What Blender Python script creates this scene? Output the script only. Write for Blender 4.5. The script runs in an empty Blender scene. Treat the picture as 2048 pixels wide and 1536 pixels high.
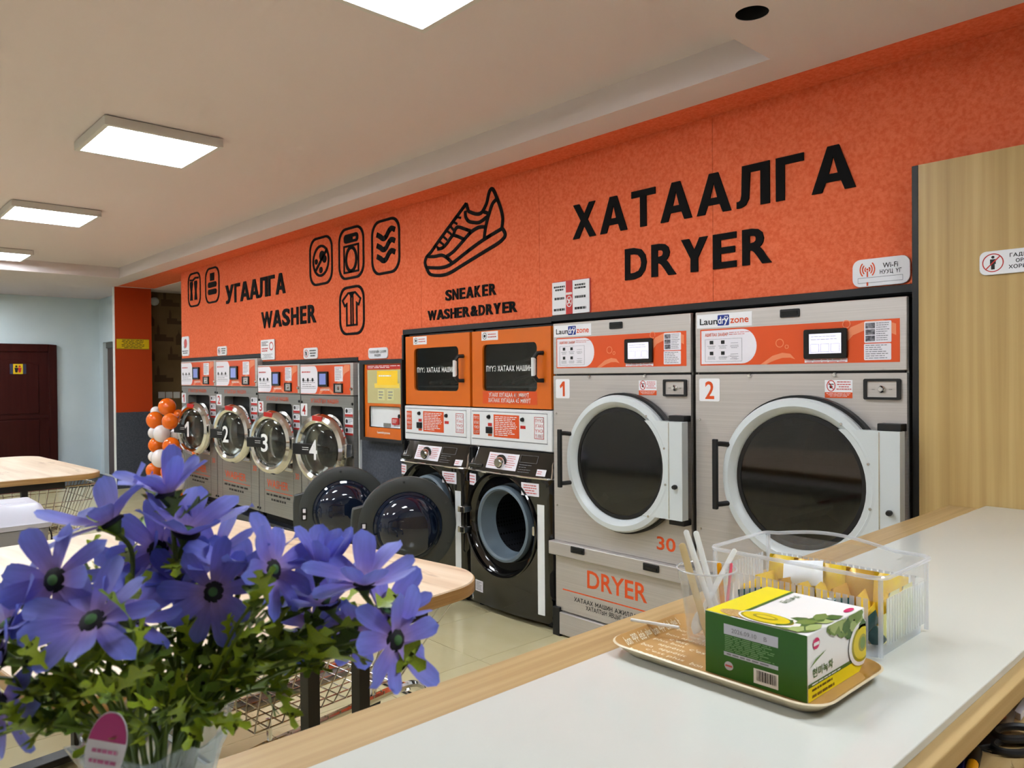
import bpy, bmesh, math, random
from mathutils import Vector, Matrix, Euler
random.seed(7)
sc = bpy.context.scene
COL = sc.collection
PI = math.pi
# ------------------------------------------------------------------ camera
YAW, PITCH, ROLL, FPX = math.radians(42.673), math.radians(-0.557), math.radians(-0.472), 1523.0
CAMZ = 1.35
def cam_axes():
    F = Vector((-math.cos(YAW), math.sin(YAW), 0)); R = Vector((math.sin(YAW), math.cos(YAW), 0)); U = Vector((0, 0, 1))
    F2 = F*math.cos(PITCH) + U*math.sin(PITCH); U2 = U*math.cos(PITCH) - F*math.sin(PITCH)
    R3 = R*math.cos(ROLL) + U2*math.sin(ROLL); U3 = U2*math.cos(ROLL) - R*math.sin(ROLL)
    return F2, R3, U3
CF, CR, CU = cam_axes()
cam_d = bpy.data.cameras.new('camera'); cam = bpy.data.objects.new('camera', cam_d); COL.objects.link(cam)
mw = Matrix.Identity(4)
for i in range(3):
    mw[i][0] = CR[i]; mw[i][1] = CU[i]; mw[i][2] = -CF[i]
mw[2][3] = CAMZ
cam.matrix_world = mw
cam_d.sensor_width = 36; cam_d.sensor_fit = 'HORIZONTAL'; cam_d.lens = FPX*36/2048
cam_d.clip_start = 0.02; cam_d.clip_end = 60
cam_d.dof.use_dof = True; cam_d.dof.focus_distance = 2.3; cam_d.dof.aperture_fstop = 12
sc.camera = cam
# ------------------------------------------------------------------ world, exposure
w = bpy.data.worlds.new('world'); sc.world = w; w.use_nodes = True
w.node_tree.nodes['Background'].inputs[0].default_value = (0.75, 0.82, 0.9, 1)
w.node_tree.nodes['Background'].inputs[1].default_value = 0.2
vs = sc.view_settings
vs.view_transform = 'Standard'; vs.look = 'None'; vs.gamma = 1; vs.use_curve_mapping = False
vs.exposure = 0.2
LAMP = 30.0            # radiance of the LED ceiling panels
sc.cycles.use_denoising = True
sc.cycles.max_bounces = 5; sc.cycles.diffuse_bounces = 3; sc.cycles.glossy_bounces = 3
sc.cycles.transparent_max_bounces = 14; sc.cycles.transmission_bounces = 3
sc.cycles.use_adaptive_sampling = True; sc.cycles.adaptive_threshold = .15; sc.cycles.adaptive_min_samples = 8
sc.cycles.sample_clamp_indirect = 6
# ------------------------------------------------------------------ measuring: photo pixel (2048x1536) -> point on a known plane
def ray(u, v): return CF + CR*((u-1024)/FPX) - CU*((v-768)/FPX)
def q(u, v, Y):
    d = ray(u, v); t = Y/d.y; return (d.x*t, CAMZ+d.z*t)
def qz(u, v, Z):
    d = ray(u, v); t = (Z-CAMZ)/d.z; return (d.x*t, d.y*t)
def qx(u, v, X):
    d = ray(u, v); t = X/d.x; return (d.y*t, CAMZ+d.z*t)
def rect(u0, v0, u1, v1, Y):
    a = q(u0, v0, Y); b = q(u1, v1, Y); return (a[0], b[0], b[1], a[1])
def sub(r, a, b, c, d):
    w_, h_ = r[1]-r[0], r[3]-r[2]
    return (r[0]+a*w_, r[0]+b*w_, r[2]+c*h_, r[2]+d*h_)
# ------------------------------------------------------------------ materials
def lin(c):
    return tuple(((x/255)/12.92 if x/255 <= .04045 else (((x/255)+.055)/1.055)**2.4) for x in c) + (1,)
def new_mat(name):
    m = bpy.data.materials.new(name); m.use_nodes = True
    return m, m.node_tree.nodes, m.node_tree.links, m.node_tree.nodes['Principled BSDF']
def mat(name, rgb, rough=.5, metal=0, var=None, bump=None, coat=0, spec=.5, emit=0, stretch=None, alpha=None, trans=0, ior=1.45, sheen=0):
    m, N, L, P = new_mat(name)
    P.inputs['Base Color'].default_value = lin(rgb); P.inputs['Roughness'].default_value = rough
    P.inputs['Metallic'].default_value = metal; P.inputs['Coat Weight'].default_value = coat
    P.inputs['Specular IOR Level'].default_value = spec; P.inputs['IOR'].default_value = ior
    P.inputs['Transmission Weight'].default_value = trans; P.inputs['Sheen Weight'].default_value = sheen
    if emit:
        P.inputs['Emission Color'].default_value = lin(rgb); P.inputs['Emission Strength'].default_value = emit
    tc = None
    def coord(scale):
        tc = N.new('ShaderNodeTexCoord'); mp = N.new('ShaderNodeMapping'); mp.inputs['Scale'].default_value = scale
        L.new(tc.outputs['Object'], mp.inputs['Vector']); return mp.outputs['Vector']
    if var:      # (scale, rgb2, detail)
        n = N.new('ShaderNodeTexNoise'); n.inputs['Scale'].default_value = 1; n.inputs['Detail'].default_value = 5
        s = var[0] if isinstance(var[0], tuple) else (var[0],)*3
        L.new(coord(s), n.inputs['Vector'])
        r = N.new('ShaderNodeValToRGB'); r.color_ramp.elements[0].position = .35; r.color_ramp.elements[1].position = .65
        r.color_ramp.elements[0].color = lin(rgb); r.color_ramp.elements[1].color = lin(var[1])
        L.new(n.outputs['Fac'], r.inputs['Fac']); L.new(r.outputs['Color'], P.inputs['Base Color'])
    if bump:     # (scale, strength, distance)
        n = N.new('ShaderNodeTexNoise'); n.inputs['Scale'].default_value = 1; n.inputs['Detail'].default_value = 4
        s = bump[0] if isinstance(bump[0], tuple) else (bump[0],)*3
        L.new(coord(s), n.inputs['Vector'])
        b = N.new('ShaderNodeBump'); b.inputs['Strength'].default_value = bump[1]; b.inputs['Distance'].default_value = bump[2]
        L.new(n.outputs['Fac'], b.inputs['Height']); L.new(b.outputs['Normal'], P.inputs['Normal'])
    return m
def wood(name, a, b, c, scale, rough=.4, dark=None):
    m, N, L, P = new_mat(name); P.inputs['Roughness'].default_value = rough
    tc = N.new('ShaderNodeTexCoord'); mp = N.new('ShaderNodeMapping'); mp.inputs['Scale'].default_value = scale
    L.new(tc.outputs['Object'], mp.inputs['Vector'])
    n = N.new('ShaderNodeTexNoise'); n.inputs['Scale'].default_value = 1; n.inputs['Detail'].default_value = 6; n.inputs['Distortion'].default_value = .25
    L.new(mp.outputs['Vector'], n.inputs['Vector'])
    r = N.new('ShaderNodeValToRGB'); e = r.color_ramp.elements
    e[0].position = .3; e[0].color = lin(a); e[1].position = .7; e[1].color = lin(c)
    k = e.new(.5); k.color = lin(b)
    L.new(n.outputs['Fac'], r.inputs['Fac'])
    col = r.outputs['Color']
    if dark:
        mp2 = N.new('ShaderNodeMapping'); mp2.inputs['Scale'].default_value = dark[0]; L.new(tc.outputs['Object'], mp2.inputs['Vector'])
        n2 = N.new('ShaderNodeTexNoise'); n2.inputs['Scale'].default_value = 1; n2.inputs['Detail'].default_value = 4; n2.inputs['Distortion'].default_value = 1.2
        L.new(mp2.outputs['Vector'], n2.inputs['Vector'])
        r2 = N.new('ShaderNodeValToRGB'); f = r2.color_ramp.elements
        f[0].position = .60; f[0].color = (0, 0, 0, 1); f[1].position = .66; f[1].color = (1, 1, 1, 1)
        L.new(n2.outputs['Fac'], r2.inputs['Fac'])
        mx = N.new('ShaderNodeMixRGB'); mx.inputs['Color2'].default_value = lin(dark[1])
        ml = N.new('ShaderNodeMath'); ml.operation = 'MULTIPLY'; ml.inputs[1].default_value = dark[2]
        L.new(r2.outputs['Color'], ml.inputs[0]); L.new(ml.outputs[0], mx.inputs['Fac']); L.new(col, mx.inputs['Color1'])
        col = mx.outputs['Color']
    L.new(col, P.inputs['Base Color'])
    return m
def clear(name, tint=(255, 255, 255), refl=.12, haze=.0, haze_rgb=(240, 245, 250)):
    """thin clear plastic / glass sheet: lets light through, mirrors more at grazing angles"""
    m = bpy.data.materials.new(name); m.use_nodes = True; N = m.node_tree.nodes; L = m.node_tree.links; N.clear()
    out = N.new('ShaderNodeOutputMaterial'); t = N.new('ShaderNodeBsdfTransparent'); t.inputs[0].default_value = lin(tint)
    g = N.new('ShaderNodeBsdfGlossy'); g.inputs['Roughness'].default_value = .06; g.inputs[0].default_value = (.95, .95, .95, 1)
    lw_ = N.new('ShaderNodeLayerWeight'); lw_.inputs[0].default_value = .5
    pw = N.new('ShaderNodeMath'); pw.operation = 'POWER'; pw.inputs[1].default_value = 4; L.new(lw_.outputs['Facing'], pw.inputs[0])
    ad = N.new('ShaderNodeMath'); ad.operation = 'MULTIPLY_ADD'; ad.inputs[1].default_value = .55; ad.inputs[2].default_value = refl*.3; L.new(pw.outputs[0], ad.inputs[0])
    mx = N.new('ShaderNodeMixShader'); L.new(ad.outputs[0], mx.inputs[0]); L.new(t.outputs[0], mx.inputs[1]); L.new(g.outputs[0], mx.inputs[2])
    sh = mx.outputs[0]
    if haze:
        d = N.new('ShaderNodeBsdfDiffuse'); d.inputs[0].default_value = lin(haze_rgb)
        tr = N.new('ShaderNodeBsdfTranslucent'); tr.inputs[0].default_value = lin(haze_rgb)
        dm = N.new('ShaderNodeMixShader'); dm.inputs[0].default_value = .5; L.new(d.outputs[0], dm.inputs[1]); L.new(tr.outputs[0], dm.inputs[2])
        m2 = N.new('ShaderNodeMixShader'); m2.inputs[0].default_value = haze; L.new(sh, m2.inputs[1]); L.new(dm.outputs[0], m2.inputs[2]); sh = m2.outputs[0]
    L.new(sh, out.inputs[0])
    return m
def emitter(name, rgb, strength):
    m = bpy.data.materials.new(name); m.use_nodes = True; N = m.node_tree.nodes; L = m.node_tree.links; N.clear()
    out = N.new('ShaderNodeOutputMaterial'); e = N.new('ShaderNodeEmission'); e.inputs[0].default_value = lin(rgb); e.inputs[1].default_value = strength
    L.new(e.outputs[0], out.inputs[0]); return m
K = {}
K['orange_felt'] = mat('orange_felt', (232, 106, 68), .95, var=(70, (244, 126, 88)), bump=(160, .5, .004), spec=.15)
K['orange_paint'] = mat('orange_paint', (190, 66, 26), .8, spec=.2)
K['slate_felt'] = mat('slate_felt', (70, 74, 84), .95, var=(60, (84, 88, 98)), bump=(160, .4, .003), spec=.15)
K['ceiling'] = mat('ceiling_paint', (224, 212, 212), .9, bump=(40, .05, .002), spec=.2)
K['blue_wall'] = mat('pale_blue_plaster', (220, 232, 237), .85, var=(1.3, (212, 225, 231)), bump=(9, .15, .004), spec=.2)
K['white_paint'] = mat('white_paint', (232, 232, 228), .7)
K['white_wall'] = mat('white_wall', (226, 222, 214), .85, spec=.2)
K['tile'] = mat('beige_tile', (206, 194, 152), .14, var=((3, 5, 3), (212, 202, 162)), spec=.5)
K['grout'] = mat('grout', (92, 84, 66), .9)
K['mat_grey'] = mat('grey_mat', (66, 70, 70), .95, var=(22, (92, 96, 96)), bump=(120, .6, .004))
K['steel'] = mat('brushed_steel', (190, 184, 180), .45, .55, var=((2, 2, 220), (200, 194, 190)), bump=((3, 3, 400), .04, .001))
K['steel_dark'] = mat('dark_steel', (150, 148, 144), .42, .65, var=((2, 2, 200), (162, 160, 155)))
K['chrome'] = mat('chrome', (225, 225, 225), .08, 1)
K['chrome_soft'] = mat('satin_chrome', (205, 203, 200), .22, 1)
K['black'] = mat('black_plastic', (18, 18, 20), .45)
K['black_gloss'] = mat('black_gloss', (12, 11, 11), .08, coat=.6, spec=.6)
K['black_foam'] = mat('black_foam', (14, 14, 16), .8, spec=.2)
K['dark_in'] = mat('dark_interior', (22, 22, 24), .7)
K['white_pl'] = mat('white_plastic', (232, 234, 236), .35)
K['grey_door'] = mat('grey_white_enamel', (206, 212, 214), .3)
K['sign_white'] = mat('sign_white', (238, 238, 242), .35)
K['paper'] = mat('paper_white', (236, 232, 240), .6)
K['orange_pr'] = mat('orange_print', (226, 84, 30), .35)
K['orange_lt'] = mat('light_orange_print', (240, 142, 100), .35)
K['orange_en'] = mat('orange_enamel', (222, 108, 16), .3, coat=.2)
K['red_pr'] = mat('red_print', (196, 40, 34), .4)
K['black_pr'] = mat('black_print', (22, 22, 24), .5)
K['grey_pr'] = mat('grey_print', (130, 130, 138), .5)
K['red_soft'] = mat('soft_red_print', (206, 90, 90), .5)
K['blue_pr'] = mat('blue_print', (24, 52, 140), .4)
K['white_pr'] = mat('white_print', (242, 242, 242), .45)
K['bezel'] = mat('bezel_black', (16, 16, 18), .25)
K['screen'] = mat('lit_screen', (222, 220, 240), .2, emit=.55)
K['screen_blue'] = mat('lit_screen_blue', (120, 130, 190), .2, emit=.3)
K['rubber'] = mat('grey_rubber', (108, 122, 134), .4)
K['door_grey'] = mat('charcoal_plastic', (62, 65, 64), .4)
K['glass_dark'] = clear('tinted_glass', (132, 134, 134), .18)
K['glass_navy'] = mat('navy_glass', (16, 26, 46), .05, spec=.7, coat=.5)
K['glass'] = clear('clear_glass', (236, 240, 240), .15)
K['clear_pl'] = clear('clear_plastic', (252, 252, 252), .14, .14)
K['basket_pl'] = clear('basket_plastic', (252, 253, 255), .2, .34)
K['washer_glass'] = clear('washer_glass', (196, 200, 198), .16)
K['cup_pl'] = clear('cup_plastic', (250, 250, 249), .14, .07)
K['oak_x'] = wood('oak_along_x', (176, 140, 84), (200, 164, 106), (214, 182, 126), (1.2, 40, 40))
K['oak_y'] = wood('oak_along_y', (166, 134, 86), (180, 150, 100), (192, 163, 114), (60, 1.0, 60))
K['oak_z'] = wood('oak_along_z', (176, 144, 88), (190, 158, 100), (202, 172, 114), (36, 36, .7))
K['oak_edge'] = wood('oak_edge_band', (150, 112, 66), (172, 132, 82), (188, 150, 98), (3, 3, 90))
K['table_top'] = wood('pale_oak_laminate', (206, 178, 148), (222, 198, 170), (232, 214, 190), (1.4, 16, 30), .38, dark=((1.6, 11, 1), (150, 112, 84), .45))
K['counter_glass'] = mat('white_back_painted_glass', (208, 209, 201), .1, spec=.45)
K['brown_door'] = mat('dark_brown_door', (52, 12, 10), .3, spec=.3, var=((30, 30, 1.5), (60, 18, 15)))
K['brown_door2'] = mat('brown_door_leaf', (84, 66, 62), .5, var=((20, 20, 1), (96, 76, 70)))
K['wallpaper'] = mat('olive_wallpaper', (116, 94, 62), .85, var=(3.5, (128, 104, 72)))
K['wallpaper_ink'] = mat('wallpaper_ink', (88, 68, 46), .85)
K['yellow_sign'] = mat('yellow_sign', (236, 200, 20), .5)
K['balloon_o'] = mat('orange_balloon', (246, 112, 14), .18, coat=.3)
K['balloon_w'] = mat('white_balloon', (240, 232, 230), .18, coat=.3)
K['plinth'] = mat('dark_plinth_tile', (38, 40, 46), .3)
K['bin'] = mat('grey_bin_plastic', (150, 148, 150), .4)
K['bin_lid'] = mat('silver_bin_lid', (196, 194, 206), .3)
K['red_pl'] = mat('dark_red_plastic', (150, 24, 26), .4)
K['diffuser'] = emitter('led_diffuser', (240, 248, 255), LAMP)
K['lamp_frame'] = mat('lamp_frame', (214, 212, 208), .5)
# ------------------------------------------------------------------ mesh building
def smooth_by_angle(me, ang=35):
    me.polygons.foreach_set('use_smooth', [True]*len(me.polygons)); me.set_sharp_from_angle(angle=math.radians(ang))
def root_of(o):
    while o.parent: o = o.parent
    return o
def link(name, me, m, parent=None, local=False, bevel=0, ang=35):
    o = bpy.data.objects.new(name, me); COL.objects.link(o)
    if m is not None: me.materials.append(K[m] if isinstance(m, str) else m)
    if parent is not None:
        if not local:
            off = root_of(parent).location; me.transform(Matrix.Translation(-off))
        o.parent = parent
    smooth_by_angle(me, ang)
    if bevel:
        b = o.modifiers.new('bevel', 'BEVEL'); b.width = bevel; b.segments = 2; b.limit_method = 'ANGLE'; b.angle_limit = math.radians(40)
    return o
class MB:
    def __init__(s): s.v = []; s.f = []
    def add(s, v, f):
        n = len(s.v); s.v += [tuple(p) for p in v]; s.f += [tuple(i+n for i in c) for c in f]; return s
    def box(s, x0, x1, y0, y1, z0, z1):
        return s.add([(x0,y0,z0),(x1,y0,z0),(x1,y1,z0),(x0,y1,z0),(x0,y0,z1),(x1,y0,z1),(x1,y1,z1),(x0,y1,z1)],
                     [(0,3,2,1),(4,5,6,7),(0,1,5,4),(1,2,6,5),(2,3,7,6),(3,0,4,7)])
    def obox(s, c, ax, ay, az):
        """box from centre and three half-axis vectors"""
        c, ax, ay, az = map(Vector, (c, ax, ay, az)); v = []
        for k in (-1, 1):
            for i, j in ((-1,-1),(1,-1),(1,1),(-1,1)): v.append(c+ax*i+ay*j+az*k)
        return s.add(v, [(0,3,2,1),(4,5,6,7),(0,1,5,4),(1,2,6,5),(2,3,7,6),(3,0,4,7)])
    def prism(s, poly, a0, a1, axis='y'):
        n = len(poly); v = []
        for a in (a0, a1):
            for p in poly:
                v.append({'y': (p[0], a, p[1]), 'z': (p[0], p[1], a), 'x': (a, p[0], p[1])}[axis])
        f = [tuple(range(n)), tuple(range(2*n-1, n-1, -1))]
        for i in range(n):
            j = (i+1) % n; f.append((i, n+i, n+j, j))
        return s.add(v, f)
    def rplate(s, r, y0, y1, rad=0.01, seg=5): return s.prism(rrect(r, rad, seg), y0, y1, 'y')
    def tube(s, pts, r, n=8, closed=False, caps=True):
        pts = [Vector(p) for p in pts]; m = len(pts); v = []; f = []; prev = None
        rr = r if isinstance(r, (list, tuple)) else [r]*m
        for i, p in enumerate(pts):
            if closed: t = pts[(i+1) % m]-pts[i-1]
            else: t = pts[min(i+1, m-1)]-pts[max(i-1, 0)]
            t = t.normalized() if t.length > 1e-9 else Vector((0,0,1))
            a = prev - t*prev.dot(t) if prev is not None else t.orthogonal()
            if a.length < 1e-6: a = t.orthogonal()
            a.normalize(); b = t.cross(a); prev = a
            for k in range(n):
                c = 2*PI*k/n; v.append(p+(a*math.cos(c)+b*math.sin(c))*rr[i])
        for i in range(m if closed else m-1):
            i2 = (i+1) % m
            for k in range(n):
                k2 = (k+1) % n; f.append((i*n+k, i*n+k2, i2*n+k2, i2*n+k))
        if caps and not closed:
            f.append(tuple(range(n-1, -1, -1))); f.append(tuple((m-1)*n+k for k in range(n)))
        return s.add(v, f)
    def lathe(s, prof, c=(0,0,0), axis='z', n=32, closed=False, cap=False):
        """prof: (radius, height along axis)"""
        c = Vector(c); m = len(prof); v = []; f = []
        for r, h in prof:
            for k in range(n):
                a = 2*PI*k/n; x, y = r*math.cos(a), r*math.sin(a)
                v.append(c+Vector({'z': (x, y, h), 'y': (x, h, y), 'x': (h, x, y)}[axis]))
        for i in range(m if closed else m-1):
            i2 = (i+1) % m
            for k in range(n):
                k2 = (k+1) % n; f.append((i*n+k, i*n+k2, i2*n+k2, i2*n+k))
        if cap:
            if prof[0][0] > 1e-6: f.append(tuple(range(n-1, -1, -1)))
            if prof[-1][0] > 1e-6: f.append(tuple((m-1)*n+k for k in range(n)))
        return s.add(v, f)
    def ell(s, c, r, nu=16, nv=10):
        c = Vector(c); r = (r,)*3 if not isinstance(r, (tuple, list)) else r; v = []; f = []
        for i in range(nv+1):
            t = PI*i/nv
            for k in range(nu):
                a = 2*PI*k/nu; v.append(c+Vector((r[0]*math.sin(t)*math.cos(a), r[1]*math.sin(t)*math.sin(a), r[2]*math.cos(t))))
        for i in range(nv):
            for k in range(nu):
                k2 = (k+1) % nu; f.append((i*nu+k, (i+1)*nu+k, (i+1)*nu+k2, i*nu+k2))
        return s.add(v, f)
    def ribbon(s, pts, w_, y0, y1, closed=False):
        """stroke of width w_ in the x-z plane"""
        P2 = [Vector(p) for p in pts]; n = len(P2); Lf = []; Rt = []
        for i in range(n):
            a = P2[i-1] if (closed or i) else P2[i]; b = P2[(i+1) % n] if (closed or i < n-1) else P2[i]
            d1 = (P2[i]-a); d2 = (b-P2[i])
            if d1.length < 1e-9: d1 = d2
            if d2.length < 1e-9: d2 = d1
            d1 = d1.normalized(); d2 = d2.normalized(); t = d1+d2
            t = t.normalized() if t.length > 1e-6 else d1
            nn = Vector((-t.y, t.x)); c = max(.45, nn.dot(Vector((-d1.y, d1.x))))
            Lf.append(P2[i]+nn*(w_/2/c)); Rt.append(P2[i]-nn*(w_/2/c))
        m = n if closed else n-1
        for i in range(m):
            j = (i+1) % n; a, b, c, d = Lf[i], Lf[j], Rt[j], Rt[i]
            s.add([(p.x, y, p.y) for y in (y0, y1) for p in (a, b, c, d)], [(0,1,2,3),(7,6,5,4),(0,4,5,1),(1,5,6,2),(2,6,7,3),(3,7,4,0)])
        return s
    def mesh(s, name):
        me = bpy.data.meshes.new(name); me.from_pydata(s.v, [], s.f); me.validate()
        bm = bmesh.new(); bm.from_mesh(me); bmesh.ops.remove_doubles(bm, verts=bm.verts, dist=1e-6); bmesh.ops.recalc_face_normals(bm, faces=bm.faces); bm.to_mesh(me); bm.free()
        return me
    def build(s, name, m, parent=None, local=False, bevel=0, ang=35): return link(name, s.mesh(name), m, parent, local, bevel, ang)
def rrect(r, rad, seg=5):
    x0, x1, z0, z1 = r; rad = min(rad, abs(x1-x0)/2.01, abs(z1-z0)/2.01); o = []
    for cx, cz, a0 in ((x1-rad, z1-rad, 0), (x0+rad, z1-rad, 90), (x0+rad, z0+rad, 180), (x1-rad, z0+rad, 270)):
        for k in range(seg+1):
            a = math.radians(a0+90*k/seg); o.append((cx+rad*math.cos(a), cz+rad*math.sin(a)))
    return o
def circ(cx, cz, r, n=48, rz=None): return [(cx+r*math.cos(2*PI*k/n), cz+(rz or r)*math.sin(2*PI*k/n)) for k in range(n)]
def box2(r): x0, x1, z0, z1 = r; return [(x0,z0),(x1,z0),(x1,z1),(x0,z1)]
def loops_mesh(loops, y0, y1):
    """flat plate with holes: closed loops in x-z, extruded from y0 (front) to y1"""
    c = bpy.data.curves.new('c', 'CURVE'); c.dimensions = '2D'; c.fill_mode = 'BOTH'; c.extrude = abs(y1-y0)/2
    for pts in loops:
        sp = c.splines.new('POLY'); sp.points.add(len(pts)-1); sp.use_cyclic_u = True
        for i, p in enumerate(pts): sp.points[i].co = (p[0], p[1], 0, 1)
    o = bpy.data.objects.new('c', c); me = bpy.data.meshes.new_from_object(o)
    bpy.data.objects.remove(o); bpy.data.curves.remove(c)
    mid = (y0+y1)/2
    for vv in me.vertices: vv.co = (vv.co.x, mid-vv.co.z, vv.co.y)
    return me
def holed(name, loops, y0, y1, m, parent=None, local=False, bevel=0): return link(name, loops_mesh(loops, y0, y1), m, parent, local, bevel)
_tc = {}
def text_geo(s, bold=0.0, ext=0.0):
    bold = min(bold, .03 if ext else .016); k = (s, bold, ext)
    if k in _tc: return _tc[k]
    c = bpy.data.curves.new('t', 'FONT'); c.body = s; c.size = 1; c.offset = bold; c.resolution_u = 3; c.extrude = ext
    o = bpy.data.objects.new('t', c); me = bpy.data.meshes.new_from_object(o)
    vv = [x.co.copy() for x in me.vertices]; ff = [tuple(p.vertices) for p in me.polygons]
    bpy.data.objects.remove(o); bpy.data.curves.remove(c); bpy.data.meshes.remove(me)
    x0 = min(p.x for p in vv); x1 = max(p.x for p in vv); y0 = min(p.y for p in vv); y1 = max(p.y for p in vv)
    vv = [((p.x-x0)/(x1-x0), (p.y-y0)/(y1-y0), p.z) for p in vv]
    _tc[k] = (vv, ff, (x1-x0)/(y1-y0)); return _tc[k]
def _arc(cx, cy, rx, ry, a0, a1, n=8): return [(cx+rx*math.cos(math.radians(a0+(a1-a0)*i/n)), cy+ry*math.sin(math.radians(a0+(a1-a0)*i/n))) for i in range(n+1)]
GLY = {'А': (.8, [[(0,0),(.4,1),(.8,0)], [(.15,.33),(.65,.33)]]), 'Б': (.62, [[(.56,1),(.05,1),(.05,0),(.35,0)]+_arc(.35,.28,.24,.28,-90,90)+[(.05,.56)]]),
 'В': (.62, [[(.05,0),(.05,1),(.32,1)]+_arc(.32,.77,.2,.23,90,-90)+[(.05,.54),(.35,.54)]+_arc(.35,.27,.24,.27,90,-90)+[(.05,0)]]), 'Г': (.55, [[(.05,0),(.05,1),(.55,1)]]),
 'Д': (.85, [[(.06,-.16),(.06,.06),(.8,.06),(.8,-.16)], [(.16,.06),(.26,1),(.68,1),(.68,.06)]]), 'Е': (.56, [[(.55,0),(.05,0),(.05,1),(.55,1)], [(.05,.52),(.5,.52)]]),
 'Ж': (1.05, [[(.525,0),(.525,1)], [(.0,0),(.4,.52),(.03,1)], [(1.05,0),(.65,.52),(1.02,1)], [(.4,.52),(.65,.52)]]), 'З': (.6, [_arc(.28,.75,.26,.25,150,-90)+[(.2,.5)], [(.28,.5)]+_arc(.28,.26,.28,.26,90,-150)]),
 'И': (.72, [[(.06,1),(.06,0)], [(.06,.02),(.66,.98)], [(.66,1),(.66,0)]]), 'Й': (.72, [[(.06,1),(.06,0)], [(.06,.02),(.66,.98)], [(.66,1),(.66,0)], [(.22,1.22),(.36,1.13),(.5,1.22)]]),
 'К': (.68, [[(.06,0),(.06,1)], [(.62,1),(.1,.5),(.68,0)]]), 'Л': (.74, [[(.0,.03),(.1,.1),(.17,.4),(.2,1),(.66,1),(.66,0)]]), 'М': (.9, [[(.06,0),(.06,1),(.45,.3),(.84,1),(.84,0)]]), 'Н': (.72, [[(.06,0),(.06,1)], [(.66,0),(.66,1)], [(.06,.52),(.66,.52)]]),
 'О': (.86, [_arc(.43,.5,.38,.5,0,360,20)]), 'Ө': (.86, [_arc(.43,.5,.38,.5,0,360,20), [(.1,.5),(.76,.5)]]), 'П': (.72, [[(.06,0),(.06,1),(.66,1),(.66,0)]]), 'Р': (.6, [[(.06,0),(.06,1),(.32,1)]+_arc(.32,.72,.24,.28,90,-90)+[(.06,.44)]]),
 'С': (.74, [_arc(.43,.5,.38,.5,45,315,14)]), 'Т': (.7, [[(0,1),(.7,1)], [(.35,1),(.35,0)]]), 'У': (.72, [[(.02,1),(.38,.36)], [(.7,1),(.34,.2),(.22,.04),(.06,.04)]]), 'Ү': (.72, [[(.02,1),(.36,.45),(.7,1)], [(.36,.45),(.36,0)]]),
 'Х': (.72, [[(.02,0),(.7,1)], [(.02,1),(.7,0)]]), 'Ц': (.8, [[(.06,1),(.06,.04),(.74,.04),(.74,-.18)], [(.62,1),(.62,.04)]]), 'Ш': (1.0, [[(.06,1),(.06,.04),(.94,.04),(.94,1)], [(.5,1),(.5,.04)]]),
 'Ы': (.85, [[(.06,1),(.06,0),(.3,0)]+_arc(.3,.28,.2,.28,-90,90)+[(.06,.56)], [(.79,1),(.79,0)]]), 'Ь': (.6, [[(.06,1),(.06,0),(.33,0)]+_arc(.33,.28,.22,.28,-90,90)+[(.06,.56)]]), 'Я': (.64, [[(.58,0),(.58,1),(.3,1)]+_arc(.3,.72,.24,.28,90,270)+[(.58,.44)], [(.34,.44),(.04,0)]]),
 'Э': (.7, [_arc(.28,.5,.38,.5,135,-135,14), [(.25,.5),(.64,.5)]]), '0': (.68, [_arc(.34,.5,.28,.5,0,360,18)]), '1': (.4, [[(.02,.8),(.26,.98),(.26,0)]]), '4': (.66, [[(.46,0),(.46,1),(.02,.28),(.64,.28)]]), '5': (.62, [[(.56,1),(.12,1),(.08,.55)]+_arc(.28,.31,.28,.31,110,-140,8)]),
 ',': (.25, [[(.14,.06),(.06,-.12)]]), '₮': (.7, [[(0,1),(.7,1)], [(.35,1),(.35,0)], [(.15,.42),(.55,.6)], [(.15,.22),(.55,.4)]]), ' ': (.34, [])}
def stroke_geo(s, wt=.15):
    k = (s, 'stroke', wt)
    if k in _tc: return _tc[k]
    mb = MB(); x = 0
    for ch in s:
        w_, st = GLY[ch]
        for pl in st:
            for a, b in zip(pl, pl[1:]):
                a, b = Vector(a), Vector(b); d = (b-a)
                if d.length < 1e-6: continue
                d.normalize(); n = Vector((-d.y, d.x))*wt/2; e = d*wt*.32
                mb.add([(x+p.x, p.y, 0) for p in (a-e-n, b+e-n, b+e+n, a-e+n)], [(0,1,2,3)])
        x += w_+.24
    x0 = min(p[0] for p in mb.v); x1 = max(p[0] for p in mb.v)
    _tc[k] = ([((p[0]-x0)/(x1-x0), p[1], 0) for p in mb.v], mb.f, x1-x0); return _tc[k]
ONE = [(0,.70),(.5,1),(.82,1),(.82,0),(.48,0),(.48,.70),(.1,.52)]
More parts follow.
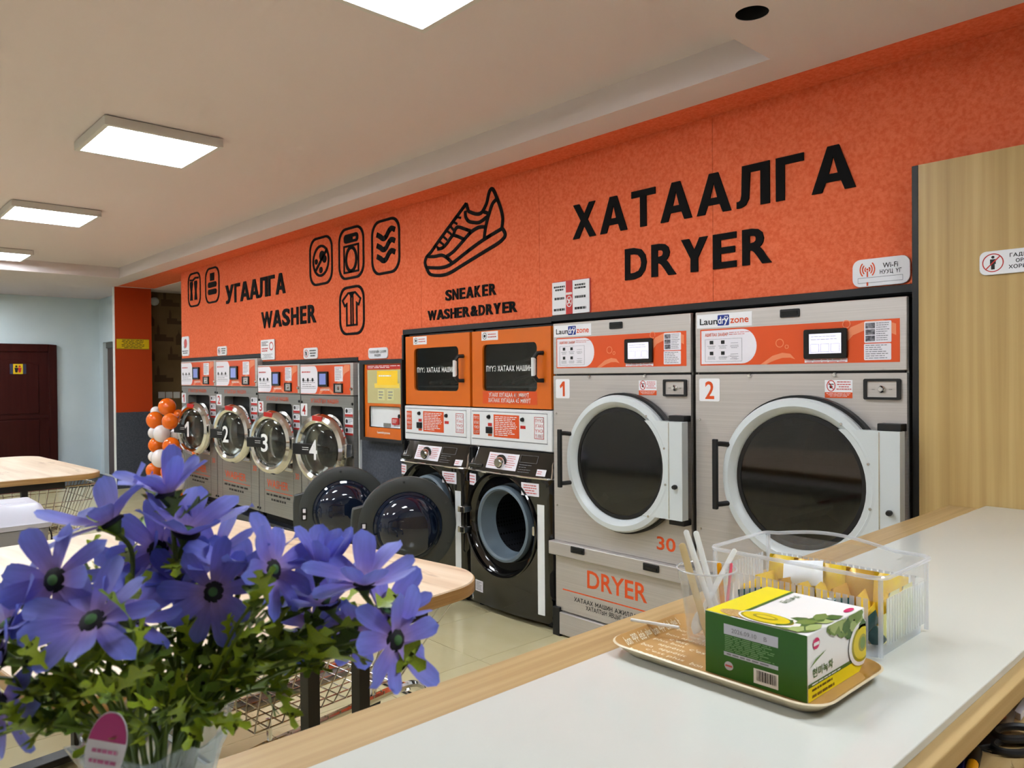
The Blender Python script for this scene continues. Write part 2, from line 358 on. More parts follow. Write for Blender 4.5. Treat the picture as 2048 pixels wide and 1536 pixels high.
def words(parent, items, Y, m, name='lettering', depth=0, bold=0.0, local=False, fn=None):
    """items: (string, rect) on the plane y=Y; depth>0 makes solid letters"""
    if name == 'lettering' and len(items) > 1:
        for it in items: words(parent, [it], Y, m, name, depth, bold, local, fn)
        return
    mb = MB()
    for s, r in items:
        if s == '1' and not depth: vv, ff, asp = [(a, b, 0) for a, b in ONE], [(0, 5, 6), (0, 1, 5), (1, 2, 5), (2, 3, 4, 5)], .5
        elif not depth and any(c in GLY and ord(c) > 1000 for c in s) and all(c in GLY for c in s): vv, ff, asp = stroke_geo(s, .15+bold)
        else: vv, ff, asp = text_geo(s, bold, .5 if depth else 0)
        P = []
        for a, b, z in vv:
            x = r[0]+a*(r[1]-r[0]); zz = r[2]+b*(r[3]-r[2])
            p = (x, Y-(z+.5)*depth if depth else Y, zz)
            P.append(fn(*p) if fn else p)
        mb.add(P, ff)
    me = bpy.data.meshes.new(name); me.from_pydata(mb.v, [], mb.f)
    o = link(name, me, m, parent, local)
    if name == 'printed_words': o['kind'] = 'stuff'
    return o
def dash_rows(mb, r, Y, rows, fill=.5, seed=1, center=False, fn=None):
    """rows of small dashes: print too small to read"""
    rnd = random.Random(seed); h = (r[3]-r[2])/rows
    for i in range(rows):
        z1 = r[3]-i*h-h*.25; z0 = z1-h*fill; W = r[1]-r[0]; L = W*rnd.uniform(.6, 1) if i % 3 else W*rnd.uniform(.85, 1)
        x = r[0]+((W-L)/2 if center else 0); end = x+L
        while x < end-.02*W:
            l = min(rnd.uniform(.08, .22)*W, end-x)
            P = [(x, Y, z0), (x+l, Y, z0), (x+l, Y, z1), (x, Y, z1)]
            if fn: P = [fn(*p) for p in P]
            mb.add(P, [(0,1,2,3)]); x += l+.03*W
    return mb
FINE = ('printed', 'guide_text', 'info_text', 'side_text', 'screen_title', 'panel_print', 'barcode', 'dotted', 'lettering')
def flat(name, mb, m, parent, local=False):
    me = bpy.data.meshes.new(name); me.from_pydata(mb.v, [], mb.f); o = link(name, me, m, parent, local)
    if name.startswith(FINE): o['kind'] = 'stuff'        # print too fine to pick apart
    return o
def quadr(r, Y): return MB().add([(r[0], Y, r[2]), (r[1], Y, r[2]), (r[1], Y, r[3]), (r[0], Y, r[3])], [(0,1,2,3)])
def thing(name, label, cat, loc=(0,0,0), rotz=0, group=None):
    o = bpy.data.objects.new(name, None); COL.objects.link(o); o.empty_display_size = .05
    o.location = loc; o.rotation_euler = (0, 0, rotz); o['label'] = label; o['category'] = cat
    if group: o['group'] = group
    return o
def tag(o, label, cat, group=None):
    o['label'] = label; o['category'] = cat
    if group: o['group'] = group
    return o
def struct(o): o['kind'] = 'structure'; return o
def smooth_pts(pts, k=4, closed=False):
    P = [Vector(p) for p in pts]; n = len(P); out = []
    rng = range(n) if closed else range(n-1)
    for i in rng:
        p0 = P[i-1] if (closed or i > 0) else P[i]; p1 = P[i]; p2 = P[(i+1) % n]; p3 = P[(i+2) % n] if (closed or i+2 < n) else p2
        for j in range(k):
            t = j/k; out.append(.5*((2*p1)+(p2-p0)*t+(2*p0-5*p1+4*p2-p3)*t*t+(3*p1-p0-3*p2+p3)*t**3))
    if not closed: out.append(P[-1])
    return out
def own(o, label, cat, group=None):
    """one-mesh thing: origin to the middle of its base, then its properties"""
    me = o.data; xs = [v.co for v in me.vertices]
    c = Vector(((min(p.x for p in xs)+max(p.x for p in xs))/2, (min(p.y for p in xs)+max(p.y for p in xs))/2, min(p.z for p in xs)))
    me.transform(Matrix.Translation(-c)); o.location = c
    return tag(o, label, cat, group)
# ================================================================== SETTING
XL, XR, YF, YB, ZC, ZT = -12.0, 2.2, -2.9, 2.98, 2.50, 2.62
T = .53; TX0, TY0 = -2.774, 2.33
floor = struct(MB().box(XL-.1, XR+.1, YF-.1, 4.7, -.06, -.004).build('floor', 'grout'))
tile_me = MB().box(-T/2+.0012, T/2-.0012, -T/2+.0012, T/2-.0012, -.006, 0).mesh('tile'); tile_me.materials.append(K['tile'])
for i in range(-16, 9):
    for j in range(-9, 2):
        x, y = TX0+T*(i+.5), TY0+T*(j+.5)
        if x-T/2 < -10.95 or (x > -.6 and y < 0) or y < -2.6: continue
        o = bpy.data.objects.new('tile', tile_me); COL.objects.link(o); o.parent = floor; o.location = (x, y, 0)
tp = MB()
for i in range(-16, -10): tp.box(TX0+T*i+.001, TX0+T*(i+1)-.001, TY0+2*T+.001, 4.6, -.006, 0)
tp.build('tile', 'tile', floor)
# ceiling: a shallow tray with the lamps, a lower rim around it
tx0, tx1, ty0, ty1 = -9.35, -1.405, -1.7, 2.59
cb = MB().box(tx0-.05, tx1+.05, ty0-.05, ty1+.05, ZT, ZT+.08)
cb.box(XL-.1, tx0, YF-.1, 2.79, ZC, ZT+.01); cb.box(tx0, tx1, YF-.1, ty0, ZC, ZT+.01); cb.box(tx0, tx1, ty1, 2.79, ZC, ZT+.01)
cb.box(XL-.1, -8.45, 3.23, 4.7, ZC, ZT); cb.box(XL-.1, -10.2, 2.79, 3.23, ZC, ZT)
ceiling = struct(cb.build('ceiling', 'ceiling'))
hx, hy = qz(1504, 27, ZC)
me = loops_mesh([box2((tx1, XR+.1, YF-.1, 2.79)), circ(hx, hy, .052, 32)], 0, .12)
for v in me.vertices: v.co = (v.co.x, v.co.z, ZC+v.co.y)
link('ceiling_board', me, 'ceiling', ceiling)
MB().lathe([(.0, .119), (.0512, .119), (.0512, .002), (.0519, .002), (.0519, .118)], (hx, hy, ZC), 'z', 32).build('cutout_sleeve', 'dark_in', ceiling)
# orange soffit board between the ceiling and the machine wall
so = MB().box(-10.2, XR, 2.795, 3.0, ZC+.006, ZC+.03); so.box(-10.2, -8.5, 3.0, 3.23, ZC+.006, ZC+.03)
struct(so.build('trim_1', 'orange_felt'))
# --- machine wall: felt panels on a carcass, openings for the machines
bot = [(-8.53, q(523, 709, YB)[0], q(450, 711.5, YB)[1]), (q(523, 709, YB)[0], q(715, 715.5, YB)[0], q(640, 717.5, YB)[1]),
       (q(715, 715, YB)[0], q(808, 717.8, YB)[0], q(760, 719, YB)[1]), (q(808, 659, YB)[0], q(1106, 634, YB)[0], q(950, 647, YB)[1]),
       (q(1106, 634, YB)[0], XR, q(1600, 587.5, YB)[1])]
wall_back = struct(MB().box(-8.5, XR, YB+.02, YB+.08, 1.75, ZC+.1).build('wall_back', 'dark_in'))
struct(MB().box(-8.55, XR, 3.95, 4.05, -.06, ZC+.1).build('wall_alcove', 'dark_in'))
wall_pier = struct(MB().box(bot[2][0]+.03, bot[2][1]-.02, YB+.02, YB+.06, 0, 1.74).build('wall_pier', 'dark_in'))
seams = [-8.53, -7.28, -6.03, q(846, 560, YB)[0]-.02, -3.0, q(1426, 500, YB)[0], -.6, XR]
for a, b in zip(seams, seams[1:]):
    poly = [(a+.001, ZC+.005), (a+.001, None)]
    low = []
    for x0, x1, z in bot:
        l, r = max(a+.001, x0), min(b-.001, x1)
        if r > l+1e-4: low += [(l, z), (r, z)]
    poly = [(a+.001, ZC+.005)] + low + [(b-.001, ZC+.005)]
    holed('felt_panel', [poly], YB, YB+.02, 'orange_felt', wall_back)
kx0, kx1, kz = bot[2]
MB().box(kx0+.005, kx1, YB, YB+.02, 0, kz-.012).build('felt_panel', 'slate_felt', wall_pier)
MB().box(kx0+.03, kx1, YB-.006, YB+.01, kz-.012, kz-.002).build('edge_strip', 'slate_felt', wall_pier)
# black trims under the panels and beside the openings
def trim(n, *boxes):
    mb = MB()
    for b in boxes: mb.box(*b)
    return struct(mb.build('trim_%d' % n, 'black', bevel=.002))
trim(2, (bot[0][0], bot[0][1], YB-.004, YB+.05, bot[0][2]-.035, bot[0][2]-.001))
trim(3, (bot[1][0], bot[1][1]+.012, YB-.004, YB+.05, bot[1][2]-.03, bot[1][2]-.001), (bot[1][1]-.012, bot[1][1]+.012, YB-.004, YB+.06, 0, bot[1][2]-.03))
trim(4, (bot[3][0], bot[3][1], YB-.012, YB+.05, bot[3][2]-.035, bot[3][2]-.001), (bot[3][0]-.012, bot[3][0]+.008, YB-.012, YB+.05, .8, bot[3][2]-.035))
trim(5, (bot[4][0], -1.0, YB-.012, YB+.05, bot[4][2]-.032, bot[4][2]-.001))
# --- wood partition to the right, black edge
YW = 2.87
wood_w = struct(MB().box(-1.0, XR, YW, YW+.05, 0, q(1837, 330, YW)[1]).build('wall_partition', 'oak_z'))
trim(6, (q(1823, 333, YW)[0], -1.0, YW, YW+.05, 0, q(1837, 330, YW)[1]))
# --- outer walls
struct(MB().box(XL-.1, XL, YF, 3.15, 0, ZC).build('wall_left', 'blue_wall'))
yl = 3.05
lw = MB().box(XL, -11.83, yl, yl+.1, 0, ZC); lw.box(-11.83, -10.31, yl, yl+.1, qx(205, 685, -11.8)[1], ZC)
struct(lw.build('wall_left_return', 'blue_wall'))
struct(MB().box(XL, XR, YF-.1, YF, 0, ZC).build('wall_front', 'white_wall'))
struct(MB().box(XR, XR+.1, YF-.1, YB+.1, 0, ZC+.05).build('wall_right', 'white_wall'))
# --- stub wall (pillar) at the corridor mouth
px = -10.22; zsp = qx(240, 825, px)[1]
stub = struct(MB().box(-10.31, px-.012, 2.77, 3.2, 0, ZC+.01).build('wall_stub', 'white_paint'))
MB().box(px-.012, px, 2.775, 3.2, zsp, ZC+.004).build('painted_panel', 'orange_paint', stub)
MB().box(px-.012, px, 2.775, 3.2, 0, zsp).build('felt_panel', 'slate_felt', stub)
# --- corridor behind: papered wall
nx = -10.56
nw = struct(MB().box(nx-.1, nx, 3.1, 4.7, 0, ZC).build('wall_corridor', 'wallpaper'))
struct(MB().box(nx-.1, -8.4, 4.6, 4.7, 0, ZC).build('wall_corridor_end', 'wallpaper'))
struct(MB().box(-8.53, -8.47, 3.75, 4.7, 0, ZC).build('wall_corridor_side', 'wallpaper'))
def building(y, z, s, kind):
    p = [(0,0),(0,.3),(.1,.3),(.1,.55),(.16,.75),(.22,.55),(.22,.3),(.5,.3),(.5,.18),(.8,.18),(.8,0)] if kind else [(0,0),(0,.45),(.12,.62),(.14,.8),(.17,.62),(.3,.45),(.3,0)]
    mb = MB().add([(nx+.002, y+a*s, z+b*s) for a, b in p]+[(nx, y+a*s, z+b*s) for a, b in p], [tuple(range(len(p)))])
    flat('printed_building', mb, 'wallpaper_ink', nw)
for (u, v, s, k) in ((299, 652, .2, 0), (334, 648, .26, 1), (309, 682, .3, 1), (300, 722, .2, 0), (336, 720, .26, 1), (309, 764, .3, 1), (352, 690, .26, 0), (322, 612, .3, 1)):
    y, z = qx(u, v, nx); building(y, z, s, k)
for k in range(3):
    y, z = qx(323+15*k, 790, nx)
    o = MB().box(nx, nx+.012, y-.042, y+.042, z-.042, z+.042).build('wall_socket', 'white_pl', bevel=.003)
    own(o, ['white wall socket on the papered corridor wall, nearest the pillar', 'middle one of three white wall sockets in the corridor', 'white wall socket on the papered corridor wall, nearest the washers'][k], 'socket', 'wall sockets in the corridor')
    MB().box(nx+.012, nx+.014, y-.028, y+.028, z-.028, z+.028).build('cover', 'white_pl', o)
y, z = qx(308, 603, nx)
o = MB().lathe([(.0, 0), (.055, 0), (.055, .03), (.03, .05), (0, .055)], (nx, y, z), 'x', 20).build('smoke_detector', 'white_pl'); own(o, 'round white detector high on the papered corridor wall', 'detector')
# --- floor mat by the left wall
o = MB().box(XL+.02, -10.8, .6, yl-.01, 0, .012).build('floor_mat', 'mat_grey', bevel=.004); own(o, 'dark grey floor mat in front of the brown door', 'floor mat')
# --- door in the left wall
def door_left():
    y0, y1 = 1.45, qx(112, 700, XL)[0]; zt = qx(110, 690, XL)[1]
    d = struct(MB().box(XL, XL+.03, y0+.1, y1-.1, 0, zt-.1).build('door_1', 'brown_door'))
    fr = MB().box(XL, XL+.05, y0, y0+.1, 0, zt); fr.box(XL, XL+.05, y1-.1, y1, 0, zt); fr.box(XL, XL+.05, y0+.1, y1-.1, zt-.1, zt)
    fr.build('door_frame', 'brown_door', d, bevel=.008)
    a, b = y0+.22, y1-.22; zs = qx(60, 836, XL)[1]
    up = [(a, zs+.06), (b, zs+.06), (b, zt-.27)]
    for k in range(13):
        t = k/12; up.append((b+(a-b)*t, zt-.27+.07*math.sin(PI*t)**2))
    for nm, poly in (('door_panel', up), ('door_panel', [(a, .18), (b, .18), (b, zs-.03), (a, zs-.03)])):
        mb = MB().prism(poly, XL+.03, XL+.042, 'x'); mb.build(nm, 'brown_door', d, bevel=.01)
    MB().box(XL+.03, XL+.038, y0+.12, y1-.12, zs-.008, zs+.03).build('mid_rail', 'brown_door', d, bevel=.004)
    (ya, za), (yb, zb) = qx(18, 728, XL), qx(51, 748, XL)
    s = MB().box(XL+.042, XL+.048, ya, yb, zb, za).build('toilet_sign', mat('sign_dark', (52, 56, 84), .5)); own(s, 'small sign with man and woman figures on the brown door', 'sign')
    w_ = (yb-ya); x = XL+.0485
    MB().box(x-.001, x, ya+.2*w_, ya+.8*w_, zb, za).build('sign_plate', 'yellow_sign', s)
    for t, m_ in ((.4, 'black_pr'), (.6, 'red_pr')):
        yc = ya+t*w_; h = za-zb
        f = MB().prism([(yc-.012, zb+.15*h), (yc+.012, zb+.15*h), (yc+.022, zb+.62*h), (yc-.022, zb+.62*h)], x, x+.001, 'x'); f.lathe([(.0, 0), (.014, 0), (.014, .001), (0, .001)], (x, yc, zb+.76*h), 'x', 12)
        f.build('figure', m_, s)
door_left()
d2 = struct(MB().box(-11.83, -10.3, yl+.06, yl+.1, 0, qx(205, 685, -11.8)[1]-.08).build('door_2', 'brown_door2'))
MB().box(-11.83, -10.3, yl+.04, yl+.1, qx(205, 685, -11.8)[1]-.08, qx(205, 685, -11.8)[1]).build('door_frame', mat('grey_frame', (92, 92, 92), .5), d2)
MB().box(-11.80, -10.3, yl-.005, yl+.02, 0, .03).build('pipe_cover', 'white_paint', d2, bevel=.006)
# yellow notice on the pillar
(ya, za), (yb, zb) = qx(233, 677, px), qx(298, 699, px)
s = MB().box(px, px+.003, ya, yb, zb, za).build('notice_board', 'yellow_sign'); own(s, 'yellow notice strip with black lines of text on the orange pillar', 'sign')
fn = lambda x, y, z: (px+.0035, x, z)
flat('printed_text', dash_rows(MB(), (ya+.05, yb-.05, zb+.01, za-.01), 0, 6, .45, 3, True, fn), 'black_pr', s)
bd = MB()
for zz in (zb+.004, za-.004):
    for k in range(24):
        yy = ya+(yb-ya)*(k+.2)/24; bd.add([(px+.0035, yy, zz-.004), (px+.0035, yy+.009, zz-.004), (px+.0035, yy+.009, zz+.004), (px+.0035, yy, zz+.004)], [(0,1,2,3)])
flat('dotted_border', bd, 'black_pr', s)
# --- ceiling lamps (LED panels)
LAMPS = [(-1.92, 1.335, 'square LED ceiling panel nearest the camera, above the counter'), (-4.275, 1.335, 'square LED ceiling panel second nearest, above the far end of the wood table'),
         (-6.56, 1.335, 'square LED ceiling panel third from the camera, toward the left wall'), (-8.9, 1.335, 'farthest square LED ceiling panel at the left edge of view')]
def lamp(x, y, label, z=ZT):
    t = thing('ceiling_lamp', label, 'ceiling lamp', (x, y, z), 0, 'LED panels on the ceiling'); a, b = .262, .285
    fr = MB()
    for s0, s1, s2, s3 in ((-b, b, -b, -a), (-b, b, a, b), (-b, -a, -a, a), (a, b, -a, a)): fr.box(x+s0, x+s1, y+s2, y+s3, z-.048, z-.004)
    fr.build('frame', 'lamp_frame', t)
    MB().box(x-b+.01, x+b-.01, y-b+.01, y+b-.01, z-.004, z).build('mounting_plate', 'black', t)
    MB().box(x-a, x+a, y-a, y+a, z-.046, z-.040).build('diffuser', 'diffuser', t)
for l in LAMPS: lamp(*l)
# the same lamps go on over the rest of the room behind the camera
for k, x in enumerate((-1.92, -4.275, -6.56, -8.9)): lamp(x, -.97, ['LED ceiling panel behind the camera, nearest the counter', 'LED ceiling panel behind the camera, opposite the black washers', 'LED ceiling panel behind the camera, opposite the steel washers', 'LED ceiling panel behind the camera, nearest the left wall'][k])
lamp(-11.1, 1.1, 'LED ceiling panel over the mat by the brown door, outside the view', ZC)
lamp(.45, 1.335, 'LED ceiling panel above the staff side of the counter', ZC)
# ================================================================== WALL LETTERING AND ICONS
SOLID = {'Х': [(0,0),(.27,0),(.5,.345),(.73,0),(1,0),(.645,.51),(.98,1),(.72,1),(.5,.675),(.28,1),(.02,1),(.355,.51)], 'X': None,
 'Т': [(.37,0),(.63,0),(.63,.82),(1,.82),(1,1),(0,1),(0,.82),(.37,.82)], 'Г': [(0,0),(.32,0),(.32,.82),(1,.82),(1,1),(0,1)],
 'Л': [(0,.0),(.14,0),(.28,.05),(.38,.2),(.42,.82),(.73,.82),(.73,0),(1,0),(1,1),(.17,1),(.15,.3),(.12,.19),(.06,.16),(0,.16)],
 'У': [(.08,.0),(.34,0),(.5,.1),(.6,.26),(1,1),(.72,1),(.5,.55),(.28,1),(0,1),(.37,.3),(.31,.2),(.22,.17),(.08,.17)],
 'Y': [(.36,0),(.64,0),(.64,.4),(1,1),(.7,1),(.5,.64),(.3,1),(0,1),(.36,.4)],
 'E': [(0,0),(1,0),(1,.18),(.34,.18),(.34,.42),(.93,.42),(.93,.6),(.34,.6),(.34,.82),(1,.82),(1,1),(0,1)]}
def word_sign(name, label, letters, tl, bl, origin, scale, m='black_foam', Y=YB, depth=.007, bold=.03):
    """letters: (char, u0, u1) in a crop of the photo; tl/bl: two points each on the top and base line"""
    X = lambda p: (origin[0]+p[0]/scale, origin[1]+p[1]/scale)
    def zline(pts):
        zs = [q(*X(p), Y)[1] for p in pts]; return sum(zs)/len(zs)
    zt, zb = zline(tl), zline(bl)
    r = [q(origin[0]+u0/scale, X(tl[0])[1], Y)[0] for c, u0, u1 in letters]
    t = thing(name, label, 'lettering', ((q(*X((letters[0][1], tl[0][1])), Y)[0]+q(*X((letters[-1][2], tl[-1][1])), Y)[0])/2, Y, zb))
    for c, u0, u1 in letters:
        f = (u0-letters[0][1])/max(1, letters[-1][2]-letters[0][1]); vv = (tl[0][1]*(1-f)+tl[-1][1]*f+bl[0][1]*(1-f)+bl[-1][1]*f)/2
        x0 = q(*X((u0, vv)), Y)[0]; x1 = q(*X((u1, vv)), Y)[0]
        if c in 'АA':
            g = lambda pts: [(x0+a*(x1-x0), zb+b*(zt-zb)) for a, b in pts]
            holed('letter', [g([(0,0),(.24,0),(.325,.21),(.675,.21),(.76,0),(1,0),(.63,1),(.37,1)]), g([(.395,.385),(.605,.385),(.5,.76)])], Y-depth, Y, m, t)
        elif c in SOLID:
            holed('letter', [[(x0+a*(x1-x0), zb+b*(zt-zb)) for a, b in SOLID[c]]], Y-depth, Y, m, t)
        else: words(t, [(c, (x0, x1, zb, zt))], Y, m, 'letter', depth, bold)
    return t
word_sign('wall_lettering', 'big black raised letters reading ХАТААЛГА on the orange wall', [('Х', 92, 248), ('А', 278, 462), ('Т', 492, 655), ('А', 690, 905), ('А', 938, 1172), ('Л', 1210, 1435), ('Г', 1478, 1668), ('А', 1722, 2022)],
          [(170, 472), (1870, 64)], [(98, 720), (1722, 402)], (1120, 270), 3.4133, bold=.035)
word_sign('wall_lettering', 'black raised letters reading DRYER on the orange wall', [('D', 448, 595), ('R', 628, 797), ('Y', 832, 1012), ('E', 1048, 1208), ('R', 1248, 1448)],
          [(450, 782), (1250, 650)], [(450, 998), (1250, 888)], (1120, 270), 3.4133, bold=.04)
word_sign('wall_lettering', 'black raised letters reading УГААЛГА above the washers', [('У', 298, 345), ('Г', 350, 382), ('А', 384, 438), ('А', 440, 492), ('Л', 494, 543), ('Г', 548, 585), ('А', 592, 648)],
          [(320, 612), (620, 548)], [(320, 722), (600, 672)], (350, 360), 2.9257, bold=.04)
word_sign('wall_lettering', 'black raised letters reading WASHER above the washers', [('W', 508, 572), ('A', 574, 626), ('S', 630, 674), ('H', 682, 724), ('E', 735, 770), ('R', 780, 828)],
          [(512, 772), (800, 732)], [(520, 868), (800, 838)], (350, 360), 2.9257, bold=.04)
word_sign('wall_lettering', 'black raised letters reading SNEAKER under the sneaker picture', [('S', 285, 352), ('N', 362, 425), ('E', 440, 498), ('A', 512, 590), ('K', 605, 670), ('E', 690, 748), ('R', 765, 840)],
          [(320, 1150), (800, 1082)], [(320, 1268), (800, 1210)], (840, 370), 5.486, bold=.04)
word_sign('wall_lettering', 'black raised letters reading WASHER&DRYER above the orange cabinets', [('W', 92, 185), ('A', 190, 268), ('S', 270, 330), ('H', 340, 398), ('E', 408, 462), ('R', 475, 550), ('&', 560, 640), ('D', 650, 715), ('R', 730, 805), ('Y', 812, 890), ('E', 910, 975), ('R', 985, 1070)],
          [(130, 1378), (1030, 1275)], [(130, 1484), (1030, 1398)], (840, 370), 5.486, bold=.04)
# sneaker
def C8(p, o=(840, 370), s=5.486): return q(o[0]+p[0]/s, o[1]+p[1]/s, YB)
strokes = [[(75,790),(58,850),(75,910),(110,975),(170,992),(250,990),(330,965),(470,880),(600,800),(730,720),(860,640),(925,580),(937,535),(910,480)],
 [(75,790),(130,728),(220,600),(330,450),(430,315),(510,205)], [(510,205),(522,245),(535,290)],
 [(535,290),(600,315),(650,318),(690,290),(735,200),(755,110),(775,55),(805,50),(850,150),(893,270),(912,370),(903,465),(910,480)],
 [(75,905),(200,910),(290,895),(370,850),(480,765),(600,672),(700,602),(800,540),(900,480)], [(82,785),(160,785),(240,770),(300,800),(350,850)],
 [(290,788),(360,740),(420,678),(480,610),(540,540),(600,490),(660,462),(725,462)], [(708,590),(718,500),(738,400),(770,290),(800,205),(845,155)],
 [(690,290),(750,312)], [(500,285),(505,350),(540,400),(600,412),(660,408),(745,345)], [(370,550),(390,490),(420,462),(480,478),(565,508)], [(365,548),(430,570),(495,602)],
 [(195,705),(250,690),(300,640),(340,580),(375,540)], [(395,345),(450,362)], [(362,400),(410,428)], [(335,452),(375,500)], [(300,505),(345,540)], [(262,570),(300,602)], [(225,625),(262,655)], [(190,680),(215,705)]]
t = thing('wall_picture', 'black raised line picture of a sneaker on the orange wall', 'wall picture', (*C8((500, 700))[:1], YB, C8((200, 1000))[1]))
for k, st in enumerate(strokes):
    P = [C8(p) for p in st]; P = smooth_pts([Vector(p) for p in P], 4) if len(P) > 2 else P
    MB().ribbon(P, .021 if k < 13 else .014, YB-.006, YB).build('stroke', 'black_foam', t)
# care icons in rounded frames
def icon(tl, br, label):
    r = rect(tl[0], tl[1], br[0], br[1], YB); h = r[3]-r[2]; w_ = .018
    rad = .28*(r[1]-r[0])
    t = thing('care_icon', label, 'icon', ((r[0]+r[1])/2, YB, r[2]), 0, 'black icons on the orange wall')
    ins = (r[0]+w_, r[1]-w_, r[2]+w_, r[3]-w_)
    holed('icon_frame', [rrect(r, rad, 6), rrect(ins, rad-w_*.6, 6)], YB-.006, YB, 'black_foam', t)
    f = lambda a, b: (r[0]+a*(r[1]-r[0]), r[2]+b*h)
    return t, r, f
def poly_part(t, name, f, pts): return MB().prism([f(*p) for p in pts], YB-.006, YB, 'y').build(name, 'black_foam', t)
t, r, f = icon((376.3, 548.7), (402, 611.2), 'framed black trousers icon at the far left of the orange wall')
for a in (.27, .62): poly_part(t, 'trouser_leg', f, [(a-.09, .75), (a+.09, .75), (a+.12, .68), (a+.05, .45), (a+.1, .2), (a-.1, .2), (a-.05, .45), (a-.12, .68)])
MB().ribbon([f(.15, .8), f(.4, .78), f(.6, .84), f(.85, .82)], .02, YB-.006, YB).build('hanger', 'black_foam', t)
t, r, f = icon((410.8, 538.4), (439.6, 603.4), 'framed black icon of a box above two folded towels')
poly_part(t, 'box_shape', f, [(.36, .63), (.64, .63), (.64, .84), (.36, .84)])
for b in (.44, .24): MB().prism(rrect((*[f(.2, 0)[0], f(.8, 0)[0]], f(0, b)[1], f(0, b+.15)[1]), .03), YB-.006, YB, 'y').build('towel_shape', 'black_foam', t)
t, r, f = icon((619.3, 479.6), (666.2, 565.8), 'framed black no-bacteria icon')
cx, cz = f(.5, .5); rw = .36*(r[1]-r[0]); rh = .33*(r[3]-r[2])
holed('ring', [circ(cx, cz, rw, 32, rh), circ(cx, cz, rw-.02, 32, rh-.02)], YB-.006, YB, 'black_foam', t)
MB().ribbon([f(.25, .3), f(.78, .72)], .022, YB-.006, YB).build('slash', 'black_foam', t)
for a, b, s in ((.55, .6, .04), (.66, .52, .03), (.3, .5, .022), (.5, .31, .025)): MB().prism(circ(*f(a, b), s, 12), YB-.006, YB, 'y').build('germ', 'black_foam', t)
t, r, f = icon((677.4, 460.8), (729.4, 553.1), 'framed black washing machine icon')
o1 = (f(.2, 0)[0], f(.8, 0)[0], f(0, .12)[1], f(0, .66)[1])
holed('machine_outline', [box2(o1), box2((o1[0]+.014, o1[1]-.014, o1[2]+.014, o1[3]-.014))], YB-.006, YB, 'black_foam', t)
o2 = (f(.22, 0)[0], f(.78, 0)[0], f(0, .7)[1], f(0, .87)[1])
holed('machine_panel', [rrect(o2, .03), box2(sub(o2, .6, .85, .3, .6))], YB-.006, YB, 'black_foam', t)
cx, cz = f(.5, .38); holed('drum_ring', [circ(cx, cz, .085, 32, .1), circ(cx, cz, .06, 32, .075)], YB-.006, YB, 'black_foam', t)
t, r, f = icon((743.1, 445.5), (801.2, 542.9), 'framed black icon of three wavy lines')
for b in (.72, .52, .32): MB().ribbon(smooth_pts([Vector(f(a, b+c)) for a, c in ((.2, .03), (.32, -.02), (.42, -.07), (.52, -.05), (.62, .04), (.72, .08), (.83, .04))], 4), .036, YB-.006, YB).build('wave', 'black_foam', t)
t, r, f = icon((679.2, 576), (730.1, 667.6), 'framed black shirt icon under the washing machine icon')
sh = [(.36,.86),(.64,.86),(.85,.72),(.78,.6),(.7,.64),(.7,.2),(.3,.2),(.3,.64),(.22,.6),(.13,.72)]
MB().ribbon([f(*p) for p in sh], .014, YB-.006, YB, True).build('shirt_outline', 'black_foam', t)
poly_part(t, 'collar', f, [(.38, .86), (.62, .86), (.5, .76)])
MB().ribbon([f(.47, .8), f(.47, .2)], .012, YB-.006, YB).build('button_strip', 'black_foam', t)
MB().ribbon([f(.55, .8), f(.55, .2)], .012, YB-.006, YB).build('button_strip', 'black_foam', t)
# ------------------------------------------------------------------ signs on the wall
def plaque(name, label, tl, br, Y, rad=.02, m='sign_white', th=.008):
    r = rect(*tl, *br, Y); o = MB().rplate(r, Y-th, Y, rad).build(name, m, bevel=.0015); own(o, label, 'sign'); return o, r, Y-th-.0006
o, r, y = plaque('wifi_sign', 'white Wi-Fi sign with orange antenna above the second dryer', (1706.5, 522), (1822, 566), YB, .03)
words(o, [('Wi-Fi', sub(r, .54, .80, .62, .80)), ('НУУЦ ҮГ', sub(r, .49, .86, .42, .56))], y, 'black_pr', bold=.012)
ac = (r[0]+.27*(r[1]-r[0]), r[2]+.62*(r[3]-r[2])); W = MB(); H = r[3]-r[2]
for k in (1, 2, 3):
    for s in (0, PI): W.ribbon([(ac[0]+math.cos(s+a)*H*.085*k, ac[1]+math.sin(a)*H*.1*k*(1 if s == 0 else 1)) for a in [(-.85+1.7*i/8) for i in range(9)]], H*.045, y, y+.0005)
W.prism(circ(*ac, H*.04, 12), y, y+.0005); W.ribbon([(ac[0], ac[1]-.06*H), (ac[0], r[2]+.35*H)], H*.05, y, y+.0005); W.ribbon([(ac[0], r[2]+.16*H), (ac[0], r[2]+.03*H)], H*.06, y, y+.0005)
W.build('antenna_print', 'orange_pr', o)
holed('field_outline', [box2(sub(r, .1, .88, .13, .33)), box2(sub(r, .105, .875, .145, .315))], y, y+.0005, 'grey_pr', o)
